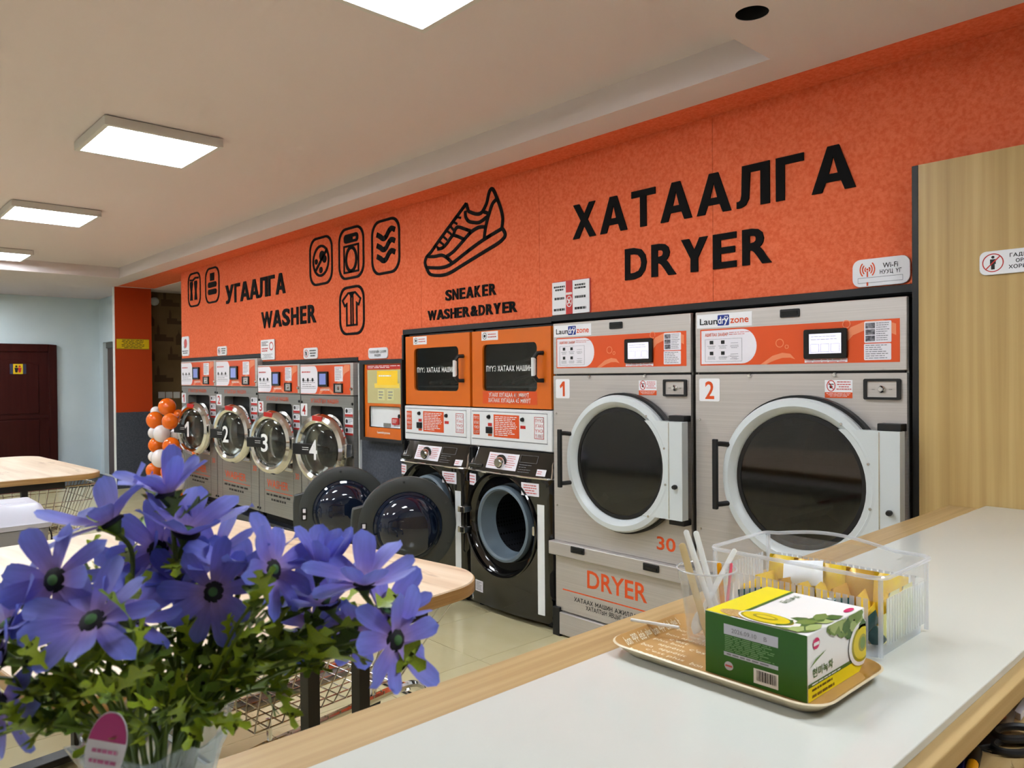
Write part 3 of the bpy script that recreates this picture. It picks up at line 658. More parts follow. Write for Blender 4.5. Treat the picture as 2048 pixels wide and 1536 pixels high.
# no entry sign on the wood partition
a = q(1960, 503, YW); b = q(1962, 552, YW); r = (a[0], a[0]+.30, b[1], a[1]-.004)
o = MB().rplate(r, YW-.008, YW, .02).build('no_entry_sign', 'sign_white', bevel=.0015); own(o, 'white no-entry sign with crossed-out figure on the wood wall', 'sign')
y = YW-.0086; H = r[3]-r[2]; x0, x1 = q(1966, 527, YW)[0], q(2009, 524, YW)[0]; cx, cz = (x0+x1)/2, r[2]+.5*H; rx, rz = (x1-x0)/2, .39*H
holed('ring', [circ(cx, cz, rx, 40, rz), circ(cx, cz, rx*.9, 40, rz*.9)], y, y+.0005, 'red_pr', o)
g = MB().prism(circ(cx, cz+.6*rz, rx*.15, 14), y, y+.0004); s = rx
g.prism([(cx-.27*s, cz+.38*rz), (cx+.27*s, cz+.38*rz), (cx+.27*s, cz-.15*rz), (cx+.17*s, cz-.15*rz), (cx+.17*s, cz-.72*rz), (cx-.17*s, cz-.72*rz), (cx-.17*s, cz-.15*rz), (cx-.27*s, cz-.15*rz)], y, y+.0004)
g.build('figure', 'black_pr', o)
MB().ribbon([(cx-.64*rx, cz-.64*rz), (cx+.64*rx, cz+.64*rz)], .0035, y-.0006, y).build('slash', 'red_pr', o)
tx = q(2021, 515, YW)[0]; tw = q(2048, 510, YW)[0]-tx
words(o, [('ГАДНЫ ХҮН', (tx, tx+tw*2.9, r[2]+.68*H, r[2]+.82*H)), ('ОРОХЫГ', (tx+tw*.45, tx+tw*2.3, r[2]+.44*H, r[2]+.58*H)), ('ХОРИГЛОНО', (tx-.003, tx+tw*3, r[2]+.2*H, r[2]+.34*H))], y, 'black_pr', bold=.02)
# red and white notice above the first dryer
o, r, y = plaque('instruction_sign', 'white sign with red centre stripe and cross above the first dryer', (1106, 566.5), (1180.5, 624.5), YB-.004, .003)
MB().box(r[0]-.004, r[1]+.004, y+.0086, y+.0096, r[2]-.004, r[3]+.004).build('red_border', 'red_pr', o)
s = sub(r, .385, .565, 0, 1); MB().box(s[0], s[1], y, y+.001, s[2], s[3]).build('red_stripe', 'red_pr', o)
cx, cz = (s[0]+s[1])/2, r[2]+.38*(r[3]-r[2]); holed('white_ring', [circ(cx, cz, .021, 24, .03), circ(cx, cz, .0175, 24, .025)], y-.001, y, 'white_pr', o)
MB().ribbon([(cx-.01, cz-.014), (cx+.01, cz+.014)], .007, y-.001, y-.0004).ribbon([(cx-.01, cz+.014), (cx+.01, cz-.014)], .007, y-.001, y-.0004).build('cross', 'white_pr', o)
pr = MB()
for k, (c0, c1) in enumerate(((.05, .36), (.61, .93))):
    for j, (d0, d1) in enumerate(((.72, .9), (.44, .56), (.1, .22))): dash_rows(pr, sub(r, c0, c1, d0, d1), y, 2 if j == 0 else 1, .6, k*3+j, True)
flat('printed_text', pr, 'black_pr', o)
flat('printed_caption', dash_rows(MB(), sub(r, .39, .56, .58, .68), y-.001, 1, .7, 5, True), 'white_pr', o)
def small_sign(label, tl, br, rows=3, left_icon=True, rad=.02, red=False):
    o, r, y = plaque('small_sign', label, tl, br, YB, rad)
    if left_icon:
        c = sub(r, .06, .36, .15, .85); cx, cz = (c[0]+c[1])/2, (c[2]+c[3])/2; R1, R2 = (c[1]-c[0])/2, (c[3]-c[2])/2
        holed('ring', [circ(cx, cz, R1, 24, R2), circ(cx, cz, R1*.82, 24, R2*.82)], y, y+.0004, 'red_soft', o)
        MB().ribbon([(cx-R1*.3, cz+R2*.5), (cx, cz), (cx-.1*R1, cz-R2*.55)], .02, y, y+.0004).build('figure', 'black_pr', o)
    flat('printed_text', dash_rows(MB(), sub(r, .42 if left_icon else .1, .94, .15, .85), y, rows, .5, 7, True), 'black_pr', o)
    return o, r, y
o, r, y = plaque('small_sign', 'tall white sign with a red flower at the left end of the orange wall', (364.5, 674), (379.6, 711.5), YB, .03)
MB().prism(circ((r[0]+r[1])/2+.01, r[2]+.64*(r[3]-r[2]), .045, 14, .05), y, y+.0004).build('flower_print', 'red_soft', o)
MB().ribbon([sub(r, .3, .3, .5, .5)[0::2], sub(r, .45, .45, .38, .38)[0::2]], .012, y, y+.0004).build('stem_print', 'grey_pr', o)
flat('printed_text', dash_rows(MB(), sub(r, .06, .94, .1, .3), y, 2, .5, 8, True), 'black_pr', o)
small_sign('small white sign above washer number two', (436, 693.5), (454.5, 710.5))
o, r, y = plaque('notice_board', 'large white notice with red lines above washer number three', (523, 680.5), (550.5, 719), YB-.004, .01)
flat('printed_text', dash_rows(MB(), sub(r, .08, .6, .68, .92), y, 3, .5, 9), 'black_pr', o)
flat('printed_warning', dash_rows(MB(), sub(r, .08, .58, .4, .62), y, 2, .6, 10), 'red_soft', o)
flat('printed_footer', dash_rows(MB(), sub(r, .1, .9, .06, .3), y, 4, .4, 11, True), 'grey_pr', o)
c = sub(r, .64, .94, .45, .88); holed('ring', [circ((c[0]+c[1])/2, (c[2]+c[3])/2, (c[1]-c[0])/2, 24, (c[3]-c[2])/2), circ((c[0]+c[1])/2, (c[2]+c[3])/2, (c[1]-c[0])/2-.01, 24, (c[3]-c[2])/2-.012)], y, y+.0004, 'red_soft', o)
small_sign('small white sign with ringed figure above washer number four', (608.5, 696.5), (636.5, 717))
o, r, y = plaque('payment_sign', 'white rounded sign above the orange payment kiosk', (738, 696.5), (777, 716.5), YB, .025)
words(o, [('ТӨЛБӨРИЙН ЦАХИМ', sub(r, .06, .94, .52, .74)), ('МАШИН', sub(r, .34, .66, .2, .42))], y, 'black_pr', bold=.02)
# ================================================================== MACHINES
def drum_mat(name, rgb, dot, scale, thr, metal=.6, rough=.45):
    m, N, L, P = new_mat(name); P.inputs['Metallic'].default_value = metal; P.inputs['Roughness'].default_value = rough
    tc = N.new('ShaderNodeTexCoord'); mp = N.new('ShaderNodeMapping'); mp.inputs['Scale'].default_value = (scale,)*3; L.new(tc.outputs['Object'], mp.inputs['Vector'])
    v = N.new('ShaderNodeTexVoronoi'); v.inputs['Scale'].default_value = 1; v.inputs['Randomness'].default_value = 0; L.new(mp.outputs['Vector'], v.inputs['Vector'])
    r = N.new('ShaderNodeValToRGB'); r.color_ramp.elements[0].position = thr-.03; r.color_ramp.elements[1].position = thr+.03
    r.color_ramp.elements[0].color = lin(dot); r.color_ramp.elements[1].color = lin(rgb)
    L.new(v.outputs['Distance'], r.inputs['Fac']); L.new(r.outputs['Color'], P.inputs['Base Color']); return m
K['photo_grey'] = mat('photo_grey', (70, 68, 76), .5, var=(90, (150, 148, 156)))
K['drum'] = drum_mat('perforated_drum', (112, 112, 112), (14, 14, 14), 75, .36)
K['drum_dark'] = drum_mat('perforated_dark_drum', (74, 76, 84), (10, 10, 12), 45, .3)
def stick(parent, name, r, Y, m, rad=0, th=.0008):
    return (MB().rplate(r, Y-th, Y, rad) if rad else MB().box(r[0], r[1], Y-th, Y, r[2], r[3])).build(name, m, parent)
def logo(parent, r, Y):
    """the chain's logo: black, white-on-blue and orange syllables"""
    b = sub(r, .385, .605, .08, .93); stick(parent, 'blue_block', b, Y, 'blue_pr', .004)
    words(parent, [('Laun', sub(r, .03, .38, .2, .72))], Y-.0006, 'black_pr', bold=.02)
    words(parent, [('dr', sub(r, .395, .515, .22, .8)), ('ÿ', sub(r, .505, .6, .1, .84))], Y-.0014, 'white_pr', bold=.02)
    words(parent, [('zone', sub(r, .625, .97, .22, .6))], Y-.0006, 'orange_pr', bold=.02)
def screw(parent, x, z, Y, m='chrome_soft', r=.006): return MB().lathe([(0, -.004), (r*.7, -.004), (r, -.001), (r, 0)], (x, Y, z), 'y', 10).build('screw', m, parent)
def dryer(X0, X1, num, label):
    Yf = 2.86; a0, a1 = -1.912, -1.034; b0, b1 = -2.782, -1.935; zt, zs = 1.624, 1.356
    def RX(u0, v0, u1, v1, Y=Yf):
        r = rect(u0, v0, u1, v1, Y); f = lambda x: X0+(x-a0)/(a1-a0)*(X1-X0); return (f(r[0]), f(r[1]), r[2], r[3])
    def R1(u0, v0, u1, v1, Y=Yf):
        r = rect(u0, v0, u1, v1, Y); f = lambda x: X0+(x-b0)/(b1-b0)*(X1-X0); return (f(r[0]), f(r[1]), r[2], r[3])
    t = thing('tumble_dryer', label, 'dryer', ((X0+X1)/2, Yf+.4, 0), 0, 'large steel dryers in the wall')
    cx, cz = X0+(-1.417+1.912)/.878*(X1-X0), .935
    sh = MB().box(X0, X0+.015, Yf+.02, 3.6, 0, zt-.002); sh.box(X1-.015, X1, Yf+.02, 3.6, 0, zt-.002); sh.box(X0, X1, Yf+.02, 3.6, zt-.02, zt-.002); sh.box(X0, X1, 3.58, 3.6, 0, zt-.002); sh.box(X0, X1, Yf+.02, 3.58, .43, .46)
    sh.build('casing', 'steel_dark', t)
    MB().box(X0, X1, Yf, Yf+.03, zs+.005, zt).build('top_panel', 'steel', t, bevel=.003)
    MB().box(X0+.01, X1-.01, Yf+.012, Yf+.03, zs-.01, zs+.01).build('panel_gap', 'black', t)
    fp = holed('front_panel', [box2((X0, X1, .496, zs-.004)), circ(cx, cz, .285, 64)], Yf, Yf+.025, 'steel', t)
    for u, v in ((1500.2, 751.8), (1670.4, 749.6)):
        r = RX(u, v, u+1, v+1); MB().lathe([(0, -.012), (.006, -.012), (.009, -.006), (.009, 0)], (r[0], Yf, r[3]), 'y', 14).build('panel_lock', 'chrome', t)
    for u, v in ((1396, 839), (1398, 1057)):
        r = RX(u+4, v, u+5, v+1); screw(t, r[0], r[3], Yf)
    dr = MB().lathe([(.285, .02), (.285, .56), (.02, .56)], (cx, Yf, cz), 'y', 64); dr.build('drum', 'drum', t)
    lift = MB()
    for k in range(3):
        a = PI/2+.35+k*2*PI/3; c, s = math.cos(a), math.sin(a)
        MB().obox((cx+.255*c, Yf+.29, cz+.255*s), (.03*c, 0, .03*s), (0, .26, 0), (-.018*s, 0, .018*c)).build('drum_lifter', 'steel_dark', t)
    # door
    MB().lathe([(.285, -.004), (.334, -.004), (.334, -.036), (.285, -.036)], (cx, Yf, cz), 'y', 64, True).build('door_gasket', 'black', t)
    d = MB().lathe([(.322, -.036), (.324, -.06), (.316, -.072), (.292, -.076), (.27, -.06), (.262, -.04), (.262, -.037)], (cx, Yf, cz), 'y', 72, True).build('door', 'grey_door', t)
    MB().lathe([(0, -.05), (.264, -.05), (.264, -.044), (0, -.044)], (cx, Yf, cz), 'y', 64).build('door_glass', 'glass_dark', d)
    MB().lathe([(.262, -.052), (.262, -.044), (.246, -.044), (.246, -.052)], (cx, Yf, cz), 'y', 64, True).build('glass_border', 'black', d)
    hz0, hz1 = .712, 1.146; am = math.asin((hz1-cz)/.27); an = math.asin((cz-hz0)/.27); px1 = X1+.003
    pl = [(cx+.27*math.cos(am), hz1), (px1, hz1), (px1, hz0), (cx+.27*math.cos(-an), hz0)]
    for k in range(1, 16):
        a = -an+(am+an)*k/16; pl.append((cx+.27*math.cos(a), cz+.27*math.sin(a)))
    link('hinge_plate', loops_mesh([pl], Yf-.0745, Yf-.03), 'grey_door', d, bevel=.003)
    MB().box(px1-.072, px1-.068, Yf-.0755, Yf-.074, hz0+.004, hz1-.004).build('plate_fold', 'chrome_soft', d)
    for a in (52, 18, -14, -50): screw(d, cx+.292*math.cos(math.radians(a)), cz+.292*math.sin(math.radians(a)), Yf-.075)
    kx, kz = px1-.033, .86
    MB().lathe([(0, -.022), (.008, -.022), (.011, -.012), (.009, 0)], (kx, Yf-.0745, kz), 'y', 16).build('knob', 'black', d)
    for z in (hz1+.012, hz0-.012): MB().box(px1-.085, px1-.003, Yf-.055, Yf, z-.014, z+.014).build('hinge', 'black', t, bevel=.003)
    hx_ = cx-.325
    h = MB().obox((hx_, Yf-.115, cz+.005), (.011, 0, 0), (0, .008, 0), (0, 0, .145))
    for s in (-1, 1): h.tube([(hx_, Yf-.115, cz+.005+.125*s), (hx_+.01, Yf-.09, cz+.005+.125*s), (hx_+.04, Yf-.06, cz+.005+.12*s)], .011, 10)
    h.build('door_handle', 'black', d, bevel=.003)
    # prints
    r = RX(1393.9, 630.5, 1504.7, 650.8); o = stick(t, 'logo_sign', r, Yf, 'sign_white'); logo(o, sub(r, .03, .97, .05, .95), Yf-.0012)
    r = RX(1400.7, 659.7, 1801.2, 723.8); o = stick(t, 'panel_print', r, Yf, 'orange_pr'); y = Yf-.0014
    x0, x1, z0, z1 = r; H = z1-z0
    wpoly = [(x0+.006, z0+.006), (x0+.006, z1-.006)]+[(x0+.245*(x1-x0)+.08*(x1-x0)*math.cos(a), (z0+z1)/2+(H/2-.006)*math.sin(a)) for a in [PI/2-PI*k/16 for k in range(17)]]
    MB().prism(wpoly, y-.0002, y+.0006).build('guide_area', 'paper', o)
    words(o, [('АШИГЛАХ ЗААВАР', sub(r, .03, .165, .80, .88))], y-.001, 'orange_pr', bold=.02)
    flat('printed_subtitle', dash_rows(MB(), sub(r, .172, .30, .80, .9), y-.001, 2, .3, 2), 'red_soft', o)
    g = sub(r, .03, .245, .1, .72); holed('guide_frame', [box2(g), box2((g[0]+.001, g[1]-.001, g[2]+.001, g[3]-.001))], y-.0012, y-.0004, 'grey_pr', o)
    gp = MB(); gk = MB()
    for i in range(3):
        for j in range(2):
            c = sub(g, .06+.31*i, .3+.31*i, .56-.48*j, .95-.48*j); dash_rows(gp, sub(c, 0, 1, 0, .4), y-.001, 3, .35, i*2+j, True)
            if i < 2: MB().prism(box2(sub(c, .3, .7, .55, .95)), y-.0012, y-.0004).build('guide_picture', 'black_pr', o)
            else: gp.prism(box2(sub(c, .1, .9, .6, .64)), y-.0012, y-.0004)
    flat('guide_text', gp, 'grey_pr', o)
    wv = MB()
    for rr in ([(.345, 0), (.41, .22), (.46, .29), (.50, .26), (.525, .12), (.50, .16), (.46, .16), (.42, .10), (.375, 0)], [(.70, .1), (.735, .55), (.79, .85), (.86, .985), (.93, .985), (.985, .88), (.985, .62), (.93, .75), (.87, .8), (.80, .66), (.745, .35), (.715, 0)]):
        P = [(x0+a*(x1-x0), z0+b*H) for a, b in rr]; MB().prism(P, y-.0001, y+.0005).build('wave_print', 'orange_lt', o)
    for a, b, s in ((.447, .54, .016), (.483, .44, .007), (.77, .93, .014)): MB().ribbon(circ(x0+a*(x1-x0), z0+b*H, s, 18), .003, y-.0001, y+.0005, True).build('bubble_print', 'orange_lt', o)
    r2 = RX(1610.2, 660, 1697.2, 716); s_ = MB().rplate(r2, Yf-.014, Yf-.0008, .008).build('touch_screen', 'bezel', t, bevel=.002)
    dsp = sub(r2, .14, .88, .17, .84); dd = MB().box(dsp[0], dsp[1], Yf-.0146, Yf-.014, dsp[2], dsp[3]).build('display', 'screen', s_)
    l = MB(); dash_rows(l, sub(dsp, .06, .94, .62, .9), Yf-.0152, 2, .15, 4)
    for i in range(3): l.ribbon(box2(sub(dsp, .05+.32*i, .31+.32*i, .08, .48)), .0008, Yf-.0152, Yf-.0148, True)
    l.build('display_print', 'grey_pr', s_)['kind'] = 'stuff'
    cp = RX(1610.2, 718.5, 1696, 725); cs = stick(t, 'caption_strip', (cp[0], cp[1], cp[2]+.002, cp[3]), Yf-.001, 'paper'); flat('printed_text', dash_rows(MB(), cp, Yf-.0024, 2, .3, 6, True), 'red_soft', cs)
    n1 = RX(1729.7, 643.5, 1784.3, 683.8); c1 = stick(t, 'notice', n1, Yf-.001, 'paper', .004)
    pk = MB()
    for j in range(3): MB().prism(box2(sub(n1, .05, .4, .07+.3*j, .33+.3*j)), Yf-.0026, Yf-.002).build('notice_picture', 'photo_grey', c1)
    flat('printed_text', dash_rows(MB(), sub(n1, .45, .95, .06, .95), Yf-.0024, 9, .35, 12), 'grey_pr', c1)
    n2 = RX(1729.3, 687.8, 1783.9, 719.3); c2 = stick(t, 'notice', n2, Yf-.001, 'paper', .004); flat('printed_text', dash_rows(MB(), sub(n2, .06, .95, .05, .95), Yf-.0024, 7, .35, 13), 'grey_pr', c2)
    r = RX(1561.5, 619.5, 1600.1, 633); MB().rplate(r, Yf-.006, Yf, .004).build('grip_recess', 'black', t); MB().box(*sub(r, .08, .92, 0, 1)[:2], Yf-.008, Yf-.006, *sub(r, 0, 1, .2, .75)[2:]).build('grip_flap', 'bezel', t)
    r = RX(1398.8, 757, 1440, 803); o = stick(t, 'number_sign', r, Yf, 'sign_white', .008, .002); words(o, [(num, sub(r, .3, .74, .1, .88))], Yf-.0028, 'orange_pr', bold=.045)
    r = RX(1650.5, 760, 1706, 796.5); o = stick(t, 'warning_sticker', r, Yf, 'sign_white'); stick(o, 'orange_band', sub(r, 0, 1, 0, .32), Yf-.0008, 'orange_pr')
    c = sub(r, .06, .4, .42, .93); q1, q2 = (c[0]+c[1])/2, (c[2]+c[3])/2; holed('ring', [circ(q1, q2, .017, 24, .022), circ(q1, q2, .014, 24, .019)], Yf-.0014, Yf-.0008, 'red_pr', o)
    pw = MB().prism(circ(q1, q2-.004, .006, 10), Yf-.0014, Yf-.0008)
    for a in (-.007, 0, .007): pw.prism(circ(q1+a, q2+.006, .0028, 8), Yf-.0014, Yf-.0008)
    pw.build('paw_print', 'black_pr', o); MB().ribbon([(q1-.01, q2+.015), (q1+.01, q2-.015)], .003, Yf-.0018, Yf-.0014).build('slash', 'red_pr', o)
    flat('printed_text', dash_rows(MB(), sub(r, .42, .97, .42, .95), Yf-.0014, 4, .4, 14, True), 'red_soft', o); flat('printed_text', dash_rows(MB(), sub(r, .06, .94, .05, .28), Yf-.0022, 3, .3, 15, True), 'white_pr', o)
    r = RX(1730, 757.5, 1803.5, 800); o = holed('coin_frame', [rrect(r, .006), box2(sub(r, .09, .91, .12, .88))], Yf-.012, Yf, 'black', t)
    ci = sub(r, .09, .91, .12, .88); p_ = MB().box(ci[0], ci[1], Yf-.006, Yf, ci[2], ci[3]).build('coin_plate', 'steel', t); q1, q2 = (ci[0]+ci[1])/2, (ci[2]+ci[3])/2
    MB().lathe([(0, -.024), (.007, -.024), (.009, -.016), (.013, -.012), (.013, -.006)], (q1, Yf, q2), 'y', 18).build('lock', 'chrome', p_)
    for s in (-1, 1): MB().box(q1+s*.03-.005, q1+s*.03+.005, Yf-.0085, Yf-.006, q2-.002, q2+.001).build('slot', 'steel_dark', p_)
    # base
    MB().box(X0-.012, X1+.004, Yf-.035, Yf+.02, .425, .494).build('bar_rail', 'steel', t, bevel=.004)
    for u0, v0, u1, v1 in ((1144, 1091.5, 1170.5, 1110), (1289, 1124.5, 1320.5, 1146)):
        r = R1(u0, v0, u1, v1, Yf-.03); MB().rplate(r, Yf-.042, Yf-.034, .004).build('latch', 'black', t, bevel=.002); MB().box(*sub(r, .15, .9, 0, 1)[:2], Yf-.045, Yf-.042, *sub(r, 0, 1, .2, .6)[2:]).build('latch_flap', 'bezel', t)
    MB().box(X0+.012, X1-.012, Yf-.004, Yf+.02, .135, .425).build('base_panel', 'steel', t)
    MB().box(X0+.03, X1-.03, Yf-.016, Yf+.01, .012, .128).build('kick_plate', 'steel', t, bevel=.004)
    for s in (X0-.003, X1-.047): MB().box(s, s+.05, Yf-.018, Yf+.03, 0, .15).build('corner_bracket', 'black', t, bevel=.004)
    y = Yf-.0046; r = R1(1175.5, 1141, 1296, 1203, Yf); zz = (q(1175.5, 1140, Yf)[1], q(1175.5, 1174, Yf)[1]); r = (r[0], r[1], zz[1]-.003, zz[0])
    words(t, [('DRYER', r)], y, 'orange_pr', bold=.03)
    zl = q(1123, 1176.5, Yf)[1]; MB().box(X0+.06, X1-.06, y, y+.0006, zl-.003, zl+.003).build('orange_line', 'orange_pr', t)
    zA = q(1147, 1193, Yf)[1]; zB = q(1175, 1212, Yf)[1]
    words(t, [('ХАТААХ МАШИН АЖИЛЛАЖ БАЙХАД', (X0+.14, X1-.14, zA-.02, zA)), ('ХАТАЛТЫН ЯВЦЫГ ШАЛГАНА УУ', (X0+.22, X1-.22, zB-.02, zB))], y, 'black_pr', bold=.02)
    r = R1(1314, 1073, 1352, 1106); words(t, [('30', (r[0], r[1], r[2], q(1314, 1071.5, Yf)[1]))], Yf-.0006, 'orange_pr', bold=.03)
    return t
dryer(-2.782, -1.937, '1', 'steel tumble dryer marked 1, beside the black washer')
dryer(-1.912, -1.036, '2', 'steel tumble dryer marked 2, beside the wood wall')
# ------------------------------------------------------------------ tall washers
def washer(X0, X1, zt, num, label):
    Yf = 2.93; a0, a1 = q(516.7, 790, Yf)[0], q(601.0, 790, Yf)[0]; zb = .172; ref = 1.468
    fx = lambda x: X0+(x-a0)/(a1-a0)*(X1-X0); fz = lambda z: zb+(z-zb)/(ref-zb)*(zt-zb)
    def R(u0, v0, u1, v1):
        r = rect(u0, v0, u1, v1, Yf); return (fx(r[0]), fx(r[1]), fz(r[2]), fz(r[3]))
    t = thing('front_load_washer', label, 'washer', ((X0+X1)/2, Yf+.3, .105), 0, 'tall steel washers on the dark plinth')
    W = X1-X0; zs = fz(q(557, 787, Yf)[1]); rc = R(536.2, 806, 587, 944)
    rc = (X0+.2*W, X1-.19*W, rc[2], rc[3])
    MB().box(X0+.005, X1-.005, Yf+.09, 3.62, zb, zt-.002).build('casing', 'steel_dark', t)
    MB().box(X0+.03, X1-.03, Yf+.05, 3.6, .105, zb).build('base_frame', 'dark_in', t)
    holed('front_panel', [box2((X0+.003, X1-.003, zb, zs-.003)), rrect(rc, .03)], Yf, Yf+.09, 'steel_dark', t)
    MB().rplate(rc, Yf+.085, Yf+.089, .03).build('recess_plate', 'dark_in', t)
    dcz = fz(q(547, 880, Yf)[1]); dcx = (rc[0]+rc[1])/2
    MB().lathe([(.245, .084), (.25, .03), (.23, .02), (.21, .03), (.2, .084)], (dcx, Yf, dcz), 'y', 40, True).build('tub_ring', 'chrome_soft', t)
    MB().box(rc[0]-.01, rc[1]+.01, Yf-.012, Yf+.08, rc[2]-.005, rc[2]+.035).build('sill', 'chrome_soft', t, bevel=.008)
    MB().box(X0+.003, X1-.003, Yf-.004, Yf+.09, zs+.003, zt).build('control_housing', 'steel', t, bevel=.003)
    cp = (X0+.008, X1-.05*W, zs+.008, zt-.012); o = stick(t, 'control_print', cp, Yf-.004, 'orange_pr'); y = Yf-.0054
    x0, x1, z0, z1 = cp; H = z1-z0
    MB().prism([(x0, z0+.004), (x0, z1-.004)]+[(x0+(x1-x0)*(.30+.075*math.cos(a)), (z0+z1)/2+(H/2-.004)*math.sin(a)) for a in [PI/2-PI*k/10 for k in range(11)]], y, y+.0006).build('guide_area', 'paper', o)
    wv = MB()
    for rr in ([(.38, 0), (.44, .22), (.5, .3), (.58, .27), (.66, .1), (.72, 0), (.66, 0), (.6, .12), (.54, .17), (.48, .12), (.42, 0)], [(.70, .05), (.76, .4), (.82, .75), (.9, .98), (.99, .98), (.99, .8), (.9, .7), (.82, .4), (.75, 0)]): MB().prism([(x0+a*(x1-x0), z0+b*H) for a, b in rr], y+.0001, y+.0005).build('wave_print', 'orange_lt', o)
    flat('printed_title', dash_rows(MB(), sub(cp, .03, .24, .74, .82), y-.0006, 1, .6, 3), 'red_soft', o)
    gp = dash_rows(MB(), sub(cp, .04, .33, .22, .5), y-.0006, 4, .3, 4)
    gp.ribbon([(x0+.01, z0+.2*H), (x0+.33*(x1-x0), z0+.2*H)], .003, y-.0008, y-.0004); flat('guide_text', gp, 'grey_pr', o)
    gk = MB()
    for k in range(3): MB().prism(circ(x0+(.06+.1*k)*(x1-x0), z0+.5*H, .016, 8), y-.0008, y-.0004).build('guide_picture', 'black_pr', o)
    words(o, [('Laundryzone', sub(cp, .42, .6, .10, .2))], y-.0006, 'white_pr', bold=.02)
    r = sub(cp, .40, .59, .26, .78); s_ = MB().rplate(r, Yf-.02, Yf-.004, .006).build('touch_screen', 'bezel', t); d_ = sub(r, .18, .86, .14, .86)
    MB().box(d_[0], d_[1], Yf-.0206, Yf-.02, d_[2], d_[3]).build('display', 'screen_blue', s_)
    r = sub(cp, .71, .865, .44, .94); p = stick(t, 'notice', r, Yf-.006, 'paper'); flat('printed_text', dash_rows(MB(), sub(r, .1, .9, .08, .95), Yf-.0074, 8, .35, 5), 'grey_pr', p)
    r = sub(cp, .70, .865, .05, .37); c_ = holed('coin_frame', [box2(r), box2(sub(r, .12, .88, .12, .88))], Yf-.014, Yf-.004, 'black', t); MB().box(*sub(r, .12, .88, 0, 1)[:2], Yf-.009, Yf-.004, *sub(r, 0, 1, .12, .88)[2:]).build('coin_plate', 'steel', t)
    MB().lathe([(0, -.02), (.01, -.02), (.014, -.009)], ((r[0]+r[1])/2, Yf, (r[2]+r[3])/2), 'y', 12).build('lock', 'chrome', t)
    MB().lathe([(0, -.016), (.01, -.016), (.014, -.004)], (X1-.03*W, Yf, zs+.05), 'y', 12).build('lock', 'chrome', t)
    y = Yf-.0008
    words(t, [('УГААЛГЫН МАШИН', (X0+.2*W, X1-.27*W, zs-.062, zs-.03))], y, 'orange_pr', bold=.02)
    r = R(516.5, 802, 527.1, 825.4); n_ = stick(t, 'number_sign', r, Yf, 'sign_white', .01); words(n_, [(num, sub(r, .25, .78, .12, .88))], Yf-.0016, 'red_pr', bold=.03)
    for k, (va, vb) in enumerate(((808.4, 826), (826.6, 845), (843.6, 860))):
        r = R(587.5, va, 599.2, vb); r = (X1-.155*W, X1-.02*W, r[2], r[3]-.006); n_ = stick(t, 'warning_sticker', r, Yf, 'sign_white', .006); stick(n_, 'red_band', sub(r, 0, 1, 0, .28), Yf-.0008, 'red_pr')
        b = dash_rows(MB(), sub(r, .42, .95, .4, .92), Yf-.0016, 3, .4, k+20); flat('printed_text', b, 'grey_pr', n_); MB().prism(circ(r[0]+.22*(r[1]-r[0]), r[2]+.65*(r[3]-r[2]), .016, 10), Yf-.0018, Yf-.0012).build('pictogram', 'black_pr', n_)
    lw_ = (X0+.2*W, X1-.29*W); z1 = q(538, 967, Yf)[1]; words(t, [('WASHER', (lw_[0], lw_[1], .405, .475))], y, 'orange_pr', bold=.04)
    MB().box(X0+.16*W, X1-.2*W, y, y+.0006, .372, .378).build('orange_line', 'orange_pr', t)
    b = dash_rows(MB(), (X0+.16*W, X1-.2*W, .325, .36), y, 1, .5, 30, True); dash_rows(b, (X0+.27*W, X1-.32*W, .285, .32), y, 1, .5, 31, True); flat('printed_text', b, 'black_pr', t)
    words(t, [('30', (X1-.13*W, X1-.05*W, .52, .57))], y, 'orange_pr', bold=.03)
    gr = MB()
    for x in (X0+.13*W, X1-.17*W): MB().box(x-.0015, x+.0015, Yf-.0005, Yf+.001, zb, rc[2]-.02).build('panel_groove', 'dark_in', t)
    for z in (zb+.03, dcz-.05, zs-.06):
        for x in (X0+.02, X1-.02): MB().lathe([(0, -.008), (.009, -.008), (.011, 0)], (x, Yf, z), 'y', 10).build('bolt', 'black', t)
    # door, ajar on its right-hand hinge
    R0 = .262
    d = MB().lathe([(R0, .0), (R0+.004, -.02), (R0-.01, -.045), (R0-.04, -.055), (R0-.062, -.045), (R0-.07, -.02), (R0-.06, 0)], (-R0-.02, -.02, 0), 'y', 56, True).build('door', 'chrome', None)
    d.parent = t; d.location = (X1-.005-t.location.x, Yf-.02-t.location.y, dcz-t.location.z); d.rotation_euler = (0, 0, math.radians(14))
    c = (-R0-.02, -.02, 0)
    MB().lathe([(R0-.066, -.03), (R0-.09, -.05), (.12, -.062), (.0, -.066)], c, 'y', 40).build('door_glass', 'washer_glass', d, True)
    MB().lathe([(R0-.066, -.02), (R0-.075, .05), (R0-.1, .09), (.1, .11), (0, .115)], c, 'y', 40).build('glass_bowl', 'glass', d, True)
    MB().lathe([(R0-.075, .0), (R0-.07, .012), (R0-.11, .06), (R0-.12, .055)], c, 'y', 40, True).build('inner_ring', 'chrome_soft', d, True)
    hb = MB().box(-2*R0-.01, -R0-.035, -.092, -.075, -.042, .042); hb.build('handle_band', 'black', d, True, .004)
    words(d, [(num, (-R0-.085, -R0+.0, -.075, .075))], -.0935, 'white_pr', 'door_number', 0, .03, True)
    flat('printed_text', dash_rows(MB(), (-2*R0+.1, -R0-.09, -.012, .02), -.0925, 2, .3, 33), 'white_pr', d, True)
    MB().obox((-R0-.02, -.07, R0-.03), (.05, 0, -.004), (0, .006, 0), (0, 0, .018)).build('red_label', 'red_pr', d, True)
    MB().box(-.05, -.004, -.05, .012, -.05, .05).build('hinge', 'chrome_soft', d, True, .006)
    return t
Yv = 2.93
